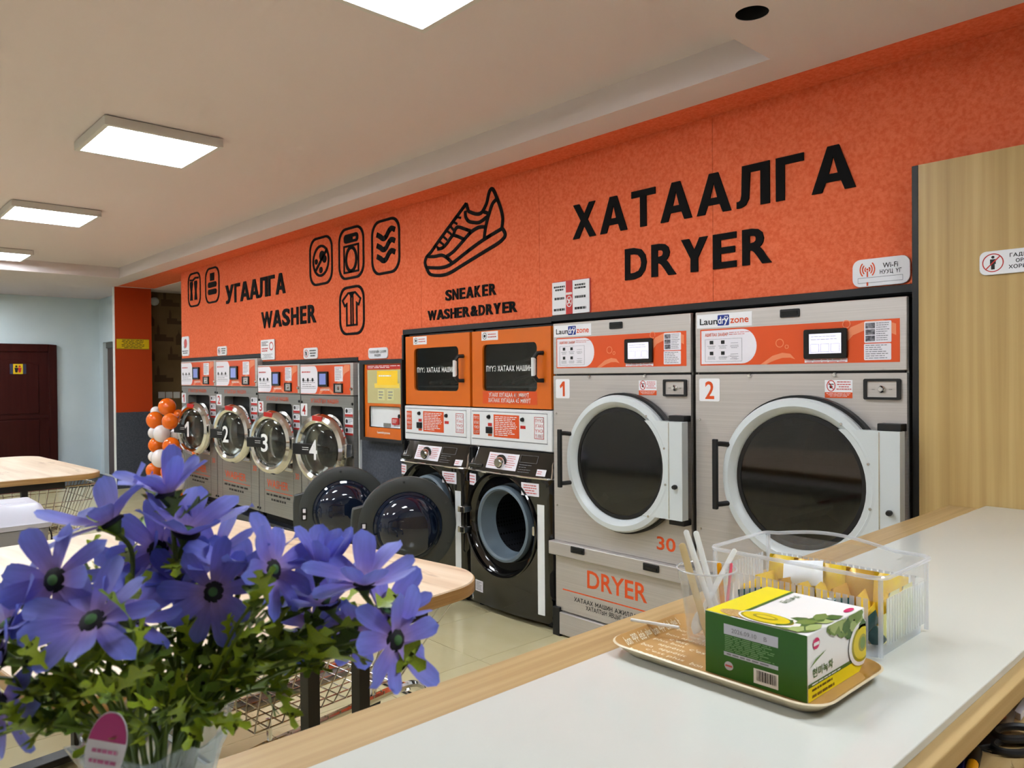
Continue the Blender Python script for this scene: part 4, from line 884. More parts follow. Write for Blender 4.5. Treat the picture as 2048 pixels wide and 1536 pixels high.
wx = [q(363, 760, Yv)[0], q(432.6, 760, Yv)[0], q(516, 760, Yv)[0], q(601, 760, Yv)[0], q(708, 760, Yv)[0]]
for k, (num, zt) in enumerate((('1', 1.537), ('2', 1.533), ('3', 1.468), ('4', 1.462))):
    washer(wx[k]+.004, wx[k+1]-.004, zt, num, ['steel front-load washer marked 1 with chrome door, behind the balloons', 'steel front-load washer marked 2 with chrome door, second from the balloons', 'steel front-load washer marked 3 with chrome door, third from the balloons', 'steel front-load washer marked 4, half hidden by the open black door'][k])
o = MB().box(wx[4]+.006, wx[4]+.018, Yv+.03, 3.4, .105, 1.455).build('lit_side_edge', 'white_pl', None); own(o, 'narrow white strip standing in for the lit side edge of washer number four', 'lit edge')  # added white strip: the washer's lit side edge put in as colour
o = MB().box(wx[0]-.05, wx[4]+.06, 2.9, 3.66, 0, .105).build('machine_plinth', 'plinth', bevel=.004); own(o, 'low dark plinth under the four steel washers', 'plinth')
# ------------------------------------------------------------------ payment kiosk
def kiosk():
    Y = YB-.06; fr = rect(721, 722, 807.5, 886, Y); fr = (fr[0], fr[1], q(760, 883, Y)[1], fr[3])
    t = thing('payment_kiosk', 'orange payment kiosk with screen set in a black frame', 'kiosk', ((fr[0]+fr[1])/2, Y, fr[2]))
    inn = sub(fr, .09, .97, .04, .955)
    holed('frame', [box2(fr), box2(inn)], YB-.07, YB, 'black', t); Y = YB-.045
    scr = sub(inn, .09, .985, .47, .92); tr = sub(inn, .13, .94, .15, .425)
    holed('face_plate', [box2(inn), box2(tr)], Y-.012, Y-.002, 'orange_en', t)
    s = MB().box(scr[0], scr[1], Y-.015, Y-.012, scr[2], scr[3]).build('screen', mat('kiosk_screen', (176, 168, 120), .25, emit=.25), t)
    y = Y-.0156
    MB().prism(box2(sub(scr, .3, .9, .55, .97)), y, y+.0005).build('screen_block', mat('kiosk_yellow', (226, 184, 40), .3, emit=.3), s)
    MB().prism(box2(sub(scr, .22, .95, .46, .6)), y+.0001, y+.0005).build('screen_band', mat('kiosk_yellow_pale', (220, 190, 80), .3, emit=.25), s)
    for a in (.32, .6):
        p = stick(s, 'screen_note', sub(scr, a, a+.2, .1, .42), Y-.0152, mat('kiosk_note', (214, 210, 150), .4)); flat('printed_text', dash_rows(MB(), sub(scr, a+.03, a+.17, .12, .38), Y-.0164, 3, .4, 4), 'grey_pr', p)
    flat('screen_title', dash_rows(MB(), sub(scr, .35, .75, .78, .86), y-.0006, 1, .5, 9), 'white_pr', s)
    b = stick(t, 'red_banner', sub(inn, .06, .99, .93, .99), Y-.012, 'red_pr'); flat('printed_text', dash_rows(MB(), sub(inn, .1, .95, .94, .98), Y-.0134, 2, .4, 2), 'white_pr', b)
    w_ = MB().box(tr[0], tr[1], Y+.01, Y+.015, tr[2], tr[3]); w_.box(tr[0]-.004, tr[0], Y-.012, Y+.015, tr[2], tr[3]); w_.box(tr[1], tr[1]+.004, Y-.012, Y+.015, tr[2], tr[3]); w_.box(tr[0], tr[1], Y-.012, Y+.015, tr[3], tr[3]+.004); w_.box(tr[0], tr[1], Y-.012, Y+.015, tr[2]-.004, tr[2])
    w_.build('payout_tray', 'white_pl', t)
    MB().box(*sub(tr, .4, .62, 0, 1)[:2], Y+.004, Y+.0095, *sub(tr, 0, 1, .02, .2)[2:]).build('payout_slot', 'steel_dark', t)
    p = MB().rplate(sub(tr, .7, .9, .15, .48), Y-.004, Y+.0095, .01).build('card_reader', 'red_pr', t); flat('printed_text', dash_rows(MB(), sub(tr, .73, .87, .22, .42), Y-.0046, 3, .4, 6), 'white_pr', p)
    MB().prism(circ(*[(sub(tr, .93, .93, .55, .55)[0]), sub(tr, .5, .5, .57, .57)[2]], .014, 14), Y-.004, Y+.0095).build('button', 'black', t)
    words(t, [('Laundryzone', sub(inn, .34, .68, .055, .095))], Y-.0126, 'white_pr', bold=.03)
kiosk()
# ------------------------------------------------------------------ orange shoe-drying cabinets and white control units
def cabinet(X0, X1, label, right):
    Yf = 2.93; a0, a1 = q(943.3, 735, Yf)[0], q(1103.8, 735, Yf)[0]; f = lambda x: X0+(x-a0)/(a1-a0)*(X1-X0)
    def R(u0, v0, u1, v1, Y=Yf):
        r = rect(u0, v0, u1, v1, Y); return (f(r[0]), f(r[1]), r[2], r[3])
    zb, zt = q(1103.8, 820.5, Yf)[1], q(1103.8, 647, Yf)[1]
    t = thing('shoe_drying_cabinet', label, 'drying cabinet', ((X0+X1)/2, Yf+.2, zb), 0, 'orange shoe dryers')
    c = MB()
    for b in ((X0, X0+.012, Yf+.03, 3.4, zb, zt), (X1-.012, X1, Yf+.03, 3.4, zb, zt), (X0, X1, Yf+.03, 3.4, zb, zb+.012), (X0, X1, Yf+.03, 3.4, zt-.012, zt), (X0, X1, 3.39, 3.4, zb, zt)): c.box(*b)
    c.build('casing', 'dark_in', t)
    win = R(964.4, 689.5, 1074.3, 784.5)
    d = holed('door', [box2((X0+.006, X1-.006, zb+.004, zt-.012)), rrect(win, .03, 6)], Yf, Yf+.03, 'orange_en', t, bevel=.003)
    MB().rplate((win[0]-.01, win[1]+.01, win[2]-.01, win[3]+.01), Yf+.012, Yf+.016, .03).build('window', 'washer_glass', d)
    rods = MB()
    for j, (z, yy) in enumerate(((.62, .16), (.62, .24), (.25, .12), (.25, .22), (.25, .32))):
        zz = win[2]+(win[3]-win[2])*z
        for i in range(4):
            x = win[0]+(win[1]-win[0])*(.12+.25*i); MB().tube([(x+.05, 3.38, zz+.05), (x, Yf+.06+yy*.3, zz-.02+.0*j)], .012, 8).ell((x, Yf+.06+yy*.3, zz-.02), .016, 10, 7).build('shoe_peg', 'chrome_soft', t) if j in (0, 2) else None
    MB().box(X0+.012, X1-.012, Yf+.1, 3.38, win[2]+.02, win[2]+.028).build('shelf', 'steel_dark', t)
    words(d, [('ПҮҮЗ ХАТААХ МАШИН', (win[0]+.08*(win[1]-win[0]), win[1]-.09*(win[1]-win[0]), q(973, 742.5, Yf)[1], q(973, 732.5, Yf)[1]))], Yf-.0008, 'white_pr', 'window_lettering', 0, .03)
    hz = (q(1084, 706, Yf)[1], q(1084, 761, Yf)[1]); hxx = X1-.085
    for z, s in ((hz[0], -1), (hz[1], 1)): MB().tube([(hxx+.02, Yf, z), (hxx+.004, Yf-.03, z), (hxx-.01, Yf-.045, z+s*.03)], .012, 8).build('handle_arm', 'black', d)
    MB().tube([(hxx-.01, Yf-.045, hz[0]-.025), (hxx-.01, Yf-.045, hz[1]+.025)], .013, 10).build('handle_bar', 'white_pl', d)
    r = R(963, 664, 996, 681.3); s = stick(d, 'sticker', (r[0], r[1], q(963, 681.5, Yf)[1], q(963, 664, Yf)[1]), Yf, 'sign_white'); r = (r[0], r[1], q(963, 681.5, Yf)[1], q(963, 664, Yf)[1])
    cx, cz = r[0]+.2*(r[1]-r[0]), (r[2]+r[3])/2; holed('ring', [circ(cx, cz, .018, 20, .02), circ(cx, cz, .015, 20, .017)], Yf-.0014, Yf-.0008, 'black_pr', s); MB().prism(circ(cx, cz, .009, 10), Yf-.0016, Yf-.0008).build('pictogram', 'black_pr', s)
    flat('printed_text', dash_rows(MB(), sub(r, .4, .95, .2, .8), Yf-.0014, 2, .4, 3), 'red_soft', s)
    if right:
        r = R(966, 794, 1074.5, 812); r = (r[0], r[1], zb+.025, zb+.1); s = stick(d, 'orange_notice', r, Yf, 'orange_pr')
        words(s, [('УГААХ ХУГАЦАА 40 МИНУТ', sub(r, .12, .86, .56, .86)), ('ХАТААХ ХУГАЦАА 45 МИНУТ', sub(r, .11, .89, .14, .44))], Yf-.0016, 'white_pr', bold=.03)
    return zb
cz_r = cabinet(q(943.3, 735, 2.93)[0], q(1103.8, 735, 2.93)[0], 'orange shoe drying cabinet with time notice, beside the first dryer', True)
cabinet(q(810.5, 740, 2.93)[0], q(941, 740, 2.93)[0], 'orange shoe drying cabinet beside the payment kiosk', False)
ZBW = .936
def control_unit(X0, X1, zt, label):
    Yf = 2.92; zb = ZBW+.004; t = thing('shoe_washer_control', label, 'control unit', ((X0+X1)/2, Yf+.2, zb), 0, 'white control units'); w_ = X1-X0
    MB().box(X0, X1, Yf, 3.38, zb, zt).build('casing', 'white_pl', t, bevel=.006)
    p = (X0+.02*w_, X1-.05*w_, zb+.045, zt-.02); MB().box(p[0], p[1], Yf-.004, Yf, p[2], p[3]).build('front_plate', 'white_pl', t, bevel=.002); y = Yf-.004
    gp = MB().box(p[0], p[1], Yf-.0015, Yf+.001, p[2]-.004, p[2]); gp.box(p[0], p[1], Yf-.0015, Yf+.001, p[3], p[3]+.004); gp.build('plate_gap', 'grey_pr', t)
    for (a, b, bg, fg, txt) in ((.025, .115, 'orange_pr', 'white_pr', ('ПҮҮЗ', 'ХАТААХ', 'ҮНЭ', '10,000₮')), (.845, .965, 'sign_white', 'red_soft', ('ПҮҮЗ', 'УГААХ', 'ҮНЭ', '15,000₮'))):
        r = sub(p, a, b, .14, .9); s = stick(t, 'price_sticker', r, y, bg)
        words(s, [(tx, sub(r, .1, .9, .76-.23*i, .9-.23*i)) for i, tx in enumerate(txt)], y-.0014, fg, bold=.01)
        if bg == 'sign_white': MB().ribbon(box2(sub(r, .03, .97, .02, .98)), .003, y-.0016, y-.0008, True).build('red_border', 'red_pr', s)
    r = sub(p, .315, .655, .1, .92); s = stick(t, 'instruction_sticker', r, y, 'orange_pr'); flat('printed_text', dash_rows(MB(), sub(r, .06, .94, .06, .94), y-.0014, 11, .4, 6), 'white_pr', s)
    for a, b in ((.25, .82), (.70, .78)): MB().lathe([(0, -.012), (.01, -.012), (.013, 0)], (p[0]+a*(p[1]-p[0]), y, p[2]+b*(p[3]-p[2])), 'y', 12).build('lock', 'black', t)
    r = sub(p, .22, .295, .22, .46); MB().box(r[0], r[1], y-.012, y, r[2], r[3]).build('coin_slot', 'black', t, bevel=.002); stick(t, 'red_tag', sub(p, .235, .29, .48, .6), y, 'red_pr'); stick(t, 'red_tag', sub(p, .235, .29, .12, .2), y, 'orange_pr'); stick(t, 'red_tag', sub(p, .67, .735, .46, .57), y, 'red_pr')
control_unit(q(941.5, 840, 2.92)[0], q(1104.2, 840, 2.92)[0], cz_r-.003, 'white control unit under the right orange cabinet')
control_unit(q(809.5, 840, 2.92)[0], q(941, 840, 2.92)[0]-.004, cz_r-.003, 'white control unit under the left orange cabinet')
# ------------------------------------------------------------------ black household washers with open doors
def black_washer(X0, X1, label, paper_label):
    Yf = 2.84; a0, a1 = -3.504, -2.806; xc = (X0+X1)/2; hw = (X1-X0)/2; zt = ZBW; zp = .80
    f = lambda x: X0+(x-a0)/(a1-a0)*(X1-X0)
    def bow(x):
        s = abs((x-xc)/hw); e = max(0, s-.93)/.07; return Yf+.028*s*s+.035*(1-math.sqrt(max(0, 1-min(e, 1)**2)))
    t = thing('black_washer', label, 'washing machine', (xc, Yf+.35, 0), 0, 'black washers with open doors')
    cx, cz, R0 = xc-.045, .515, .29
    angs = sorted([2*PI*k/96 for k in range(96)]+[math.atan2(z-cz, x-cx) % (2*PI) for x in (X0, X1) for z in (.035, zp)])
    mb = MB(); n = len(angs); NR = 9
    for k in range(NR):
        tt = k/(NR-1)
        for a in angs:
            c, s = math.cos(a), math.sin(a); L = min([v for v in (((X1-cx)/c if c > 1e-9 else 9), ((X0-cx)/c if c < -1e-9 else 9), ((zp-cz)/s if s > 1e-9 else 9), ((.035-cz)/s if s < -1e-9 else 9)) if v > 0])
            rr = R0+(L-R0)*tt; x, z = cx+rr*c, cz+rr*s; mb.v.append((x, bow(x), z))
    for k in range(NR-1):
        for i in range(n): j = (i+1) % n; mb.f.append((k*n+i, k*n+j, (k+1)*n+j, (k+1)*n+i))
    mb.build('front_panel', 'black_gloss', t, ang=50)
    cs = MB()
    for b in ((X0, X0+.01, Yf+.055, 3.5, .03, zt-.004), (X1-.01, X1, Yf+.055, 3.5, .03, zt-.004), (X0, X1, 3.49, 3.5, .03, zt), (X0, X1, Yf+.08, 3.5, zt-.012, zt), (X0+.01, X1-.01, Yf+.03, 3.5, .03, .04)): cs.box(*b)
    cs.build('casing', 'black', t)
    for x in (X0+.06, X1-.06): MB().lathe([(.03, 0), (.03, .012), (.015, .02), (.015, .031)], (x, Yf+.1, 0), 'z', 14).build('foot', 'black', t)
    # control fascia leaning back
    ys = lambda x, z: bow(x)+(z-zp)/(zt-zp)*.055
    def surf(r, off, nx_=8, nz=3):
        m_ = MB()
        for j in range(nz+1):
            for i in range(nx_+1):
                x = r[0]+(r[1]-r[0])*i/nx_; z = r[2]+(r[3]-r[2])*j/nz; m_.v.append((x, ys(x, z)-off, z))
        for j in range(nz):
            for i in range(nx_): a = j*(nx_+1)+i; m_.f.append((a, a+1, a+nx_+2, a+nx_+1))
        return m_
    fs = surf((X0, X1, zp+.004, zt), 0, 28, 4); fs.build('control_fascia', 'black_gloss', t, ang=60)
    edge = [(x, ys(x, zp)-.004, zp+.004) for x in [X0+(X1-X0)*k/28 for k in range(29)]]; MB().tube(edge, .0055, 8).build('chrome_strip', 'chrome', t)
    for x, s in ((X0+.006, 1), (X1-.006, -1)): MB().tube([(x+s*.012*(1-math.cos(k)), ys(x, zp+(zt-zp)*k/4)-.006, zp+(zt-zp)*k/4) for k in range(5)], .0075, 8).build('chrome_strip', 'chrome', t)
    W = X1-X0
    fn = lambda x, y, z: (x, ys(x, z)-.0026, z)
    r = (X0+.25*W, X0+.62*W, zp+.028, zt-.02); s = surf(r, .0014).build('program_label', 'paper', t); flat('printed_text', dash_rows(MB(), sub(r, .06, .34, .12, .9), 0, 6, .3, 2, fn=fn), 'red_soft', s); flat('printed_text', dash_rows(MB(), sub(r, .66, .94, .12, .9), 0, 6, .3, 3, fn=fn), 'red_soft', s)
    zc = zp+.066; xk = X0+.43*W; yk = ys(xk, zc); dl = MB().lathe([(0, -.034), (.024, -.034), (.031, -.026), (.034, 0)], (xk, yk, zc), 'y', 28).build('program_dial', 'chrome', t); MB().lathe([(.034, -.006), (.044, -.004), (.044, .004), (.034, .004)], (xk, yk, zc), 'y', 28, True).build('dial_ring', 'black_gloss', t)
    dp = MB(); dash_rows(dp, (X0+.645*W, X0+.78*W, zp+.02, zp+.07), 0, 4, .2, 5, fn=fn)
    flat('panel_print', dp, 'grey_pr', t); r = (X0+.64*W, X0+.82*W, zp+.078, zt-.02); l = MB()
    for p0, p1 in zip(box2(r), box2(r)[1:]+box2(r)[:1]):
        l.tube([fn(p0[0], 0, p0[1]), fn((p0[0]+p1[0])/2, 0, (p0[1]+p1[1])/2), fn(p1[0], 0, p1[1])], .0012, 4)
    l.build('display_outline', 'grey_pr', t)
    r = (X0+.84*W, X0+.93*W, zp+.016, zp+.05); s = surf(r, .0014, 3, 2).build('small_sticker', 'paper', t); flat('printed_text', dash_rows(MB(), sub(r, .1, .6, .2, .8), 0, 2, .4, 6, fn=fn), 'red_soft', s)
    MB().box(X0+.03*W, X0+.2*W, ys(X0+.1*W, zp+.03)-.012, ys(X0+.1*W, zp+.03)+.01, zp+.016, zp+.045).build('drawer_grip', 'black_gloss', t, bevel=.006)
    def front_sticker(name, r, m_, rows=0, seed=1, off=.0012, col='red_soft', center=True):
        mm = MB()
        for j in range(2):
            for i in range(7): x = r[0]+(r[1]-r[0])*i/6; mm.v.append((x, bow(x)-off, r[2+j]))
        for i in range(6): mm.f.append((i, i+1, i+8, i+7))
        o = mm.build(name, m_, t)
        if rows: flat('printed_text', dash_rows(MB(), sub(r, .1, .9, .12, .9), 0, rows, .4, seed, center, fn=lambda x, y, z: (x, bow(x)-off-.001, z)), col, o)
        return o
    front_sticker('sticker', (X0+.012*W, X0+.13*W, .715, .782), 'paper', 3, 3)
    front_sticker('sticker', (X0+.70*W, X0+.88*W, .705, .775), 'paper', 4, 4)
    front_sticker('tape_strip', (X0+.862*W, X0+.93*W, .075, .665), 'white_pl')
    if paper_label: front_sticker('rating_label', (X0+.11*W, X0+.22*W, .1, .165), 'paper', 6, 5, col='grey_pr', center=False)
    # opening
    MB().lathe([(R0+.006, -.004), (R0+.006, .03), (R0-.012, .05), (R0-.03, .055), (.215, .06), (.215, .07), (R0, .08)], (cx, Yf+.004, cz), 'y', 64).build('door_recess', 'black_gloss', t)
    MB().lathe([(R0+.009, .0), (R0+.004, -.006), (R0-.004, -.002), (R0-.004, .01)], (cx, Yf+.002, cz), 'y', 64, True).build('recess_rim', 'black_gloss', t)
    MB().lathe([(.218, .055), (.214, .025), (.2, .02), (.19, .03), (.185, .08), (.17, .13), (.178, .135), (.2, .09)], (cx, Yf, cz), 'y', 56, True).build('door_seal', 'rubber', t)
    MB().lathe([(.172, .125), (.25, .13), (.25, .5), (.0, .5)], (cx, Yf, cz), 'y', 48).build('drum', 'drum_dark', t)
    MB().rplate((cx+.235, cx+.265, cz-.03, cz+.02), Yf+.035, Yf+.06, .008).build('latch_plate', 'chrome', t)
    hx_ = cx-R0-.012
    for z in (cz+.055, cz-.065): MB().box(hx_-.03, hx_+.03, Yf-.03, Yf+.004+.02, z-.018, z+.018).build('hinge', 'chrome_soft', t, bevel=.003)
    # door swung wide open
    r = .285; c = (r+.03, 0, 0)
    d = MB().lathe([(.0, -.035), (r-.05, -.035), (r-.005, -.025), (r, -.005), (r-.003, .022), (r-.02, .03), (r-.075, .032), (.2, .03), (.19, .0), (.0, -.02)], c, 'y', 64).build('door', 'door_grey', None)
    d.parent = t; d.location = (hx_-t.location.x, Yf-.03-t.location.y, cz-.02); d.rotation_euler = (0, 0, math.radians(-117))
    MB().lathe([(.2, .02), (.195, .04), (.182, .045), (.178, .035)], c, 'y', 56, True).build('glass_rim', 'glass_navy', d, True)
    MB().lathe([(.183, .03), (.175, .075), (.15, .11), (.1, .13), (0, .135)], c, 'y', 56).build('glass_bowl', 'glass_navy', d, True)
    poly = [(c[0]+(r-.02)*math.cos(a), (r-.02)*math.sin(a)) for a in [math.radians(v) for v in (-38, -30)]]+[(c[0]+r+.026, -.115), (c[0]+r+.034, -.06), (c[0]+r+.034, .06), (c[0]+r+.026, .115)]+[(c[0]+(r-.02)*math.cos(a), (r-.02)*math.sin(a)) for a in [math.radians(v) for v in (30, 38)]]
    MB().prism(poly, -.03, .018, 'y').build('door_grip', 'door_grey', d, True, .008)
    MB().box(c[0]+.235, c[0]+.268, .028, .036, -.045, .035).build('latch_block', 'black', d, True, .003); MB().box(c[0]+.242, c[0]+.259, .036, .039, -.038, .028).build('latch_label', 'paper', d, True)
    MB().box(c[0]+.2415, c[0]+.2595, .039, .0395, -.012, .004).build('latch_slot', 'black', d, True)
    for a in (85, 150, 205, 275, 325, 40): MB().lathe([(.0, .004), (.006, .003), (.007, 0)], (c[0]+(r-.028)*math.cos(math.radians(a)), .0305, (r-.028)*math.sin(math.radians(a))), 'y', 10).build('screw', 'door_grey', d, True)
    return t
black_washer(-3.504, -2.808, 'black front-load washer next to the first steel dryer, door open', True)
black_washer(-4.21, -3.514, 'black front-load washer under the left orange cabinet, door open', False)
# ================================================================== COUNTER AND WHAT STANDS ON IT
ZS, ZG = .896, .908
def counter():
    t = thing('reception_counter', 'oak reception counter with white glass top in the foreground', 'counter', (-.61, 1.0, 0))
    MB().box(-.905, -.316, -1.0, 2.868, ZS-.03, ZS).build('top_board', 'oak_y', t, bevel=.0015)
    MB().box(-.793, -.338, -1.0, 2.866, ZS, ZG).build('glass_top', 'counter_glass', t, bevel=.0012)
    MB().box(-.885, -.865, -1.0, 2.866, 0, ZS-.03).build('front_panel', 'oak_z', t)
    MB().box(-.863, -.05, -1.0, 2.866, .735, .76).build('desk_board', 'oak_y', t, bevel=.0015)
    for y in (-.95, 1.7, 2.84): MB().box(-.863, -.36 if y < 2.8 else -.1, y, y+.02, 0, .734).build('side_panel', 'oak_z', t)
    for y in (-.95, 2.4): MB().box(-.863, -.5, y, y+.02, .761, ZS-.031).build('top_support', 'oak_z', t)
counter()
def pt(u, v, depth): return Vector((0, 0, CAMZ)) + ray(u, v)*depth
def loft(loops, cap0=True, cap1=True):
    n = len(loops[0]); mb = MB()
    for l in loops: mb.v += [tuple(p) for p in l]
    for k in range(len(loops)-1):
        for i in range(n): j = (i+1) % n; mb.f.append((k*n+i, k*n+j, (k+1)*n+j, (k+1)*n+i))
    if cap0: mb.f.append(tuple(range(n-1, -1, -1)))
    if cap1: mb.f.append(tuple((len(loops)-1)*n+i for i in range(n)))
    return mb
def rl(x0, x1, y0, y1, rad, z, ins=0, seg=6): return [(p[0], p[1], z) for p in rrect((x0+ins, x1-ins, y0+ins, y1-ins), max(.002, rad-ins*.6), seg)]
# --- serving tray
K['tray'] = mat('tan_tray', (196, 152, 92), .35); K['cream_pr'] = mat('cream_print', (246, 236, 206), .4); K['tray_under'] = mat('tray_cream', (222, 206, 172), .4)
TB = (-.795, -.437, .925, 1.150)
t = loft([rl(*TB, .04, ZG+.001, .022), rl(*TB, .04, ZG+.019, .0), rl(*TB, .04, ZG+.0205, .003)], True, False).build('serving_tray', 'tray_under'); own(t, 'tan serving tray with cream lettering under the tea box', 'tray')
loft([rl(*TB, .04, ZG+.0205, .003), rl(*TB, .04, ZG+.018, .006), rl(*TB, .04, ZG+.0045, .022)], False, True).build('inner_face', 'tray', t)
rows = MB(); zt = ZG+.0051
ph = ['bon appétit', "c'est plus", 'bon', 'appétit', 'plus bon', "c'est"]
def top_fn(x, y, z): return (x, z, zt)
items = []; k = 0; y = TB[2]+.03
while y < TB[3]-.035:
    x = TB[0]+.026+(.02 if k % 2 else 0); i = k
    while x < TB[1]-.06:
        s = ph[i % len(ph)]; L = .0072*len(s)
        if not (-.64 < x+L/2 < -.47 and .96 < y < 1.15) and not (x+L > -.64 and y > .955): items.append((s, (x, x+L, y, y+.011)))
        x += L+.012; i += 1
    y += .0165; k += 1
words(t, items, 0, 'cream_pr', 'printed_words', 0, .01, False, lambda x, y, z: (x, z, zt))
items2 = []
for i in range(9):
    yy = TB[2]+.04+.018*i; items2.append((['bon', 'app', 'été', 'plus'][i % 4], (yy, yy+.014, 0, 1)))
words(t, items2, 0, 'cream_pr', 'printed_words', 0, .01, False, lambda a, b, c: (TB[0]+.008+.012*(1-c)-.0006*0, a, ZG+.0168-.0105*(1-c)+.0006))
items3 = [(['c', 'b', 'e', 'p'][i % 4], (TB[0]+.05+.014*i, TB[0]+.057+.014*i, 0, 1)) for i in range(18)]
words(t, items3, 0, 'cream_pr', 'printed_words', 0, .01, False, lambda a, b, c: (a, TB[2]+.0075+.012*c, ZG+.0172-.0105*c+.0006))
# --- tea box
K['box_green'] = mat('box_green', (38, 96, 16), .35); K['box_yellow'] = mat('box_yellow', (240, 222, 14), .35); K['box_white'] = mat('box_white', (240, 238, 234), .35)
K['leaf_pr'] = mat('leaf_print', (112, 140, 66), .4); K['leaf_pr3'] = mat('pale_leaf_print', (164, 182, 112), .4); K['leaf_pr2'] = mat('dark_leaf_print', (66, 104, 44), .4); K['tea_pr'] = mat('tea_print', (226, 204, 20), .35); K['tea_pr2'] = mat('tea_ring_print', (160, 150, 26), .35); K['grain_pr'] = mat('grain_print', (206, 172, 112), .6, var=(400, (170, 128, 70))); K['silver_pr'] = mat('silver_print', (196, 196, 206), .4); K['pink_pr'] = mat('magenta_print', (206, 30, 96), .4); K['brown_pr'] = mat('brown_print', (110, 84, 20), .4)
def tea_box():
    x0, x1, y0, y1, z0, z1 = -.633, -.476, .968, 1.147, ZG+.005, 1.003
    b = MB().box(x0, x1, y0, y1, z0, z1).build('tea_box', 'box_white', bevel=.0012); own(b, 'green, yellow and white tea box standing on the tray', 'box')
    W, D, H = x1-x0, y1-y0, z1-z0
    F = lambda s, tt, o=0: (x0+s*W, y0-.0004-o, z0+tt*H)          # green end
    S = lambda s, tt, o=0: (x1+.0004+o, y0+s*D, z0+tt*H)          # side
    U = lambda s, tt, o=0: (x0+s*W, y0+tt*D, z1+.0004+o)          # lid
    def shape(name, m_, fn, pts, o=0):
        return flat(name, MB().add([fn(a, c, o) for a, c in pts], [tuple(range(len(pts)))]), m_, b)
    def R4(a, c, d, e): return [(a, d), (c, d), (c, e), (a, e)]
    def el(cx, cy, rx, ry, n=28, rot=0): return [(cx+rx*math.cos(v)*math.cos(rot)-ry*math.sin(v)*math.sin(rot), cy+rx*math.cos(v)*math.sin(rot)+ry*math.sin(v)*math.cos(rot)) for v in [2*PI*k/n for k in range(n)]]
    def clip(pts): return [(min(.998, max(.002, a)), min(.998, max(.002, c))) for a, c in pts]
    def leaf(cx, cy, l, w_, a): return clip([(cx+l*math.cos(a)*t_-w_*math.sin(a)*s_, cy+l*math.sin(a)*t_+w_*math.cos(a)*s_) for t_, s_ in ((-.5, 0), (-.2, .4), (.15, .45), (.5, 0), (.15, -.45), (-.2, -.4))])
    shape('green_end', 'box_green', F, R4(.003, .997, .003, .997))
    lab = shape('info_label', 'silver_pr', F, clip([(.2, .42), (.73, .33+.0), (.73, .72), (.72, .735), (.21, .86), (.2, .85)]), .0003) if False else None
    for (a, c, d, e, m_) in ((.2, .735, .70, .865, 'silver_pr'), (.2, .735, .36, .42, 'silver_pr')): shape('info_strip', m_, F, R4(a, c, d, e), .0003)
    words(b, [('2026.09.10', (.28, .53, .745, .815)), ('B', (.60, .63, .745, .815))], 0, 'grey_pr', 'date_print', 0, .01, False, lambda x, y, z: F(x, z, .0006))
    flat('info_text', dash_rows(MB(), (.21, .72, .43, .69), 0, 9, .45, 3, fn=lambda x, y, z: F(x, z, .0004)), mat('pale_green_print', (120, 160, 104), .5), b)
    flat('info_text', dash_rows(MB(), (.23, .7, .365, .415), 0, 1, .5, 4, fn=lambda x, y, z: F(x, z, .0006)), 'grey_pr', b)
    shape('round_mark', 'silver_pr', F, el(.25, .2, .045, .07), .0003); shape('round_mark_band', 'red_soft', F, R4(.215, .285, .185, .215), .0006)
    shape('barcode_label', 'box_white', F, R4(.5, .735, .06, .29), .0003)
    bc = MB(); xx = .53; rn = random.Random(4)
    while xx < .715:
        w_ = rn.choice((.004, .007, .012)); bc.add([F(a, c, .0006) for a, c in R4(xx, xx+w_, .11, .27)], [(0, 1, 2, 3)]); xx += w_+rn.choice((.004, .007))
    flat('barcode', bc, 'black_pr', b)
    # lid
    shape('yellow_field', 'box_yellow', U, R4(.003, .27, .003, .997)); shape('green_line', 'leaf_pr2', U, R4(.27, .305, .12, .997), .0002)
    shape('grain_picture', 'grain_pr', U, clip(el(.3, .1, .2, .09)), .0004)
    for k in range(26):
        a = .60+.40*random.random(); c = .02+.62*random.random()*(a-.45)*1.8; shape('tea_leaf_picture', ['leaf_pr', 'leaf_pr2', 'leaf_pr3'][k % 3], U, leaf(a, min(c, .66), .22, .13, random.uniform(.2, 2)), .0005+.00004*k)
    shape('tea_cup_picture', 'box_white', U, clip(el(.56, .14, .29, .15)), .0012); shape('tea_cup_picture', 'tea_pr2', U, clip(el(.54, .14, .25, .125)), .0014); shape('tea_cup_picture', 'tea_pr', U, clip(el(.53, .145, .22, .11)), .0016); shape('tea_cup_picture', 'tea_pr2', U, el(.52, .15, .12, .05), .0018); shape('tea_cup_picture', 'tea_pr', U, el(.52, .15, .09, .035), .002)
    shape('maker_mark', 'pink_pr', U, el(.94, .82, .03, .08), .0006)
    words(b, [('현미녹차', (.62, .90, .36, .44))], 0, 'leaf_pr2', 'lid_lettering', 0, .01, False, lambda x, y, z: U(z, x, .0006))
    # side
    shape('yellow_field', 'box_yellow', S, R4(.003, .997, .003, .21)); shape('green_line', 'leaf_pr2', S, R4(.003, .75, .21, .27), .0002)
    for k in range(26):
        a = .36+.6*random.random(); c = 1-.75*random.random()*(a-.25); shape('tea_leaf_picture', ['leaf_pr', 'leaf_pr2', 'leaf_pr3'][k % 3], S, leaf(a, c, .24, .16, random.uniform(-1.9, -.6)), .0005+.00004*k)
    for m_, rx, ry, o in (('box_white', .25, .36, .0013), ('tea_pr2', .2, .3, .0015), ('tea_pr', .17, .26, .0017), ('tea_pr2', .08, .14, .0019), ('leaf_pr', .05, .1, .0021)): shape('tea_cup_picture', m_, S, clip(el(.93, .46, rx, ry)), o)
    shape('maker_mark', 'pink_pr', S, el(.13, .83, .055, .085), .0004); shape('maker_mark', 'box_white', S, R4(.085, .175, .80, .85), .0006)
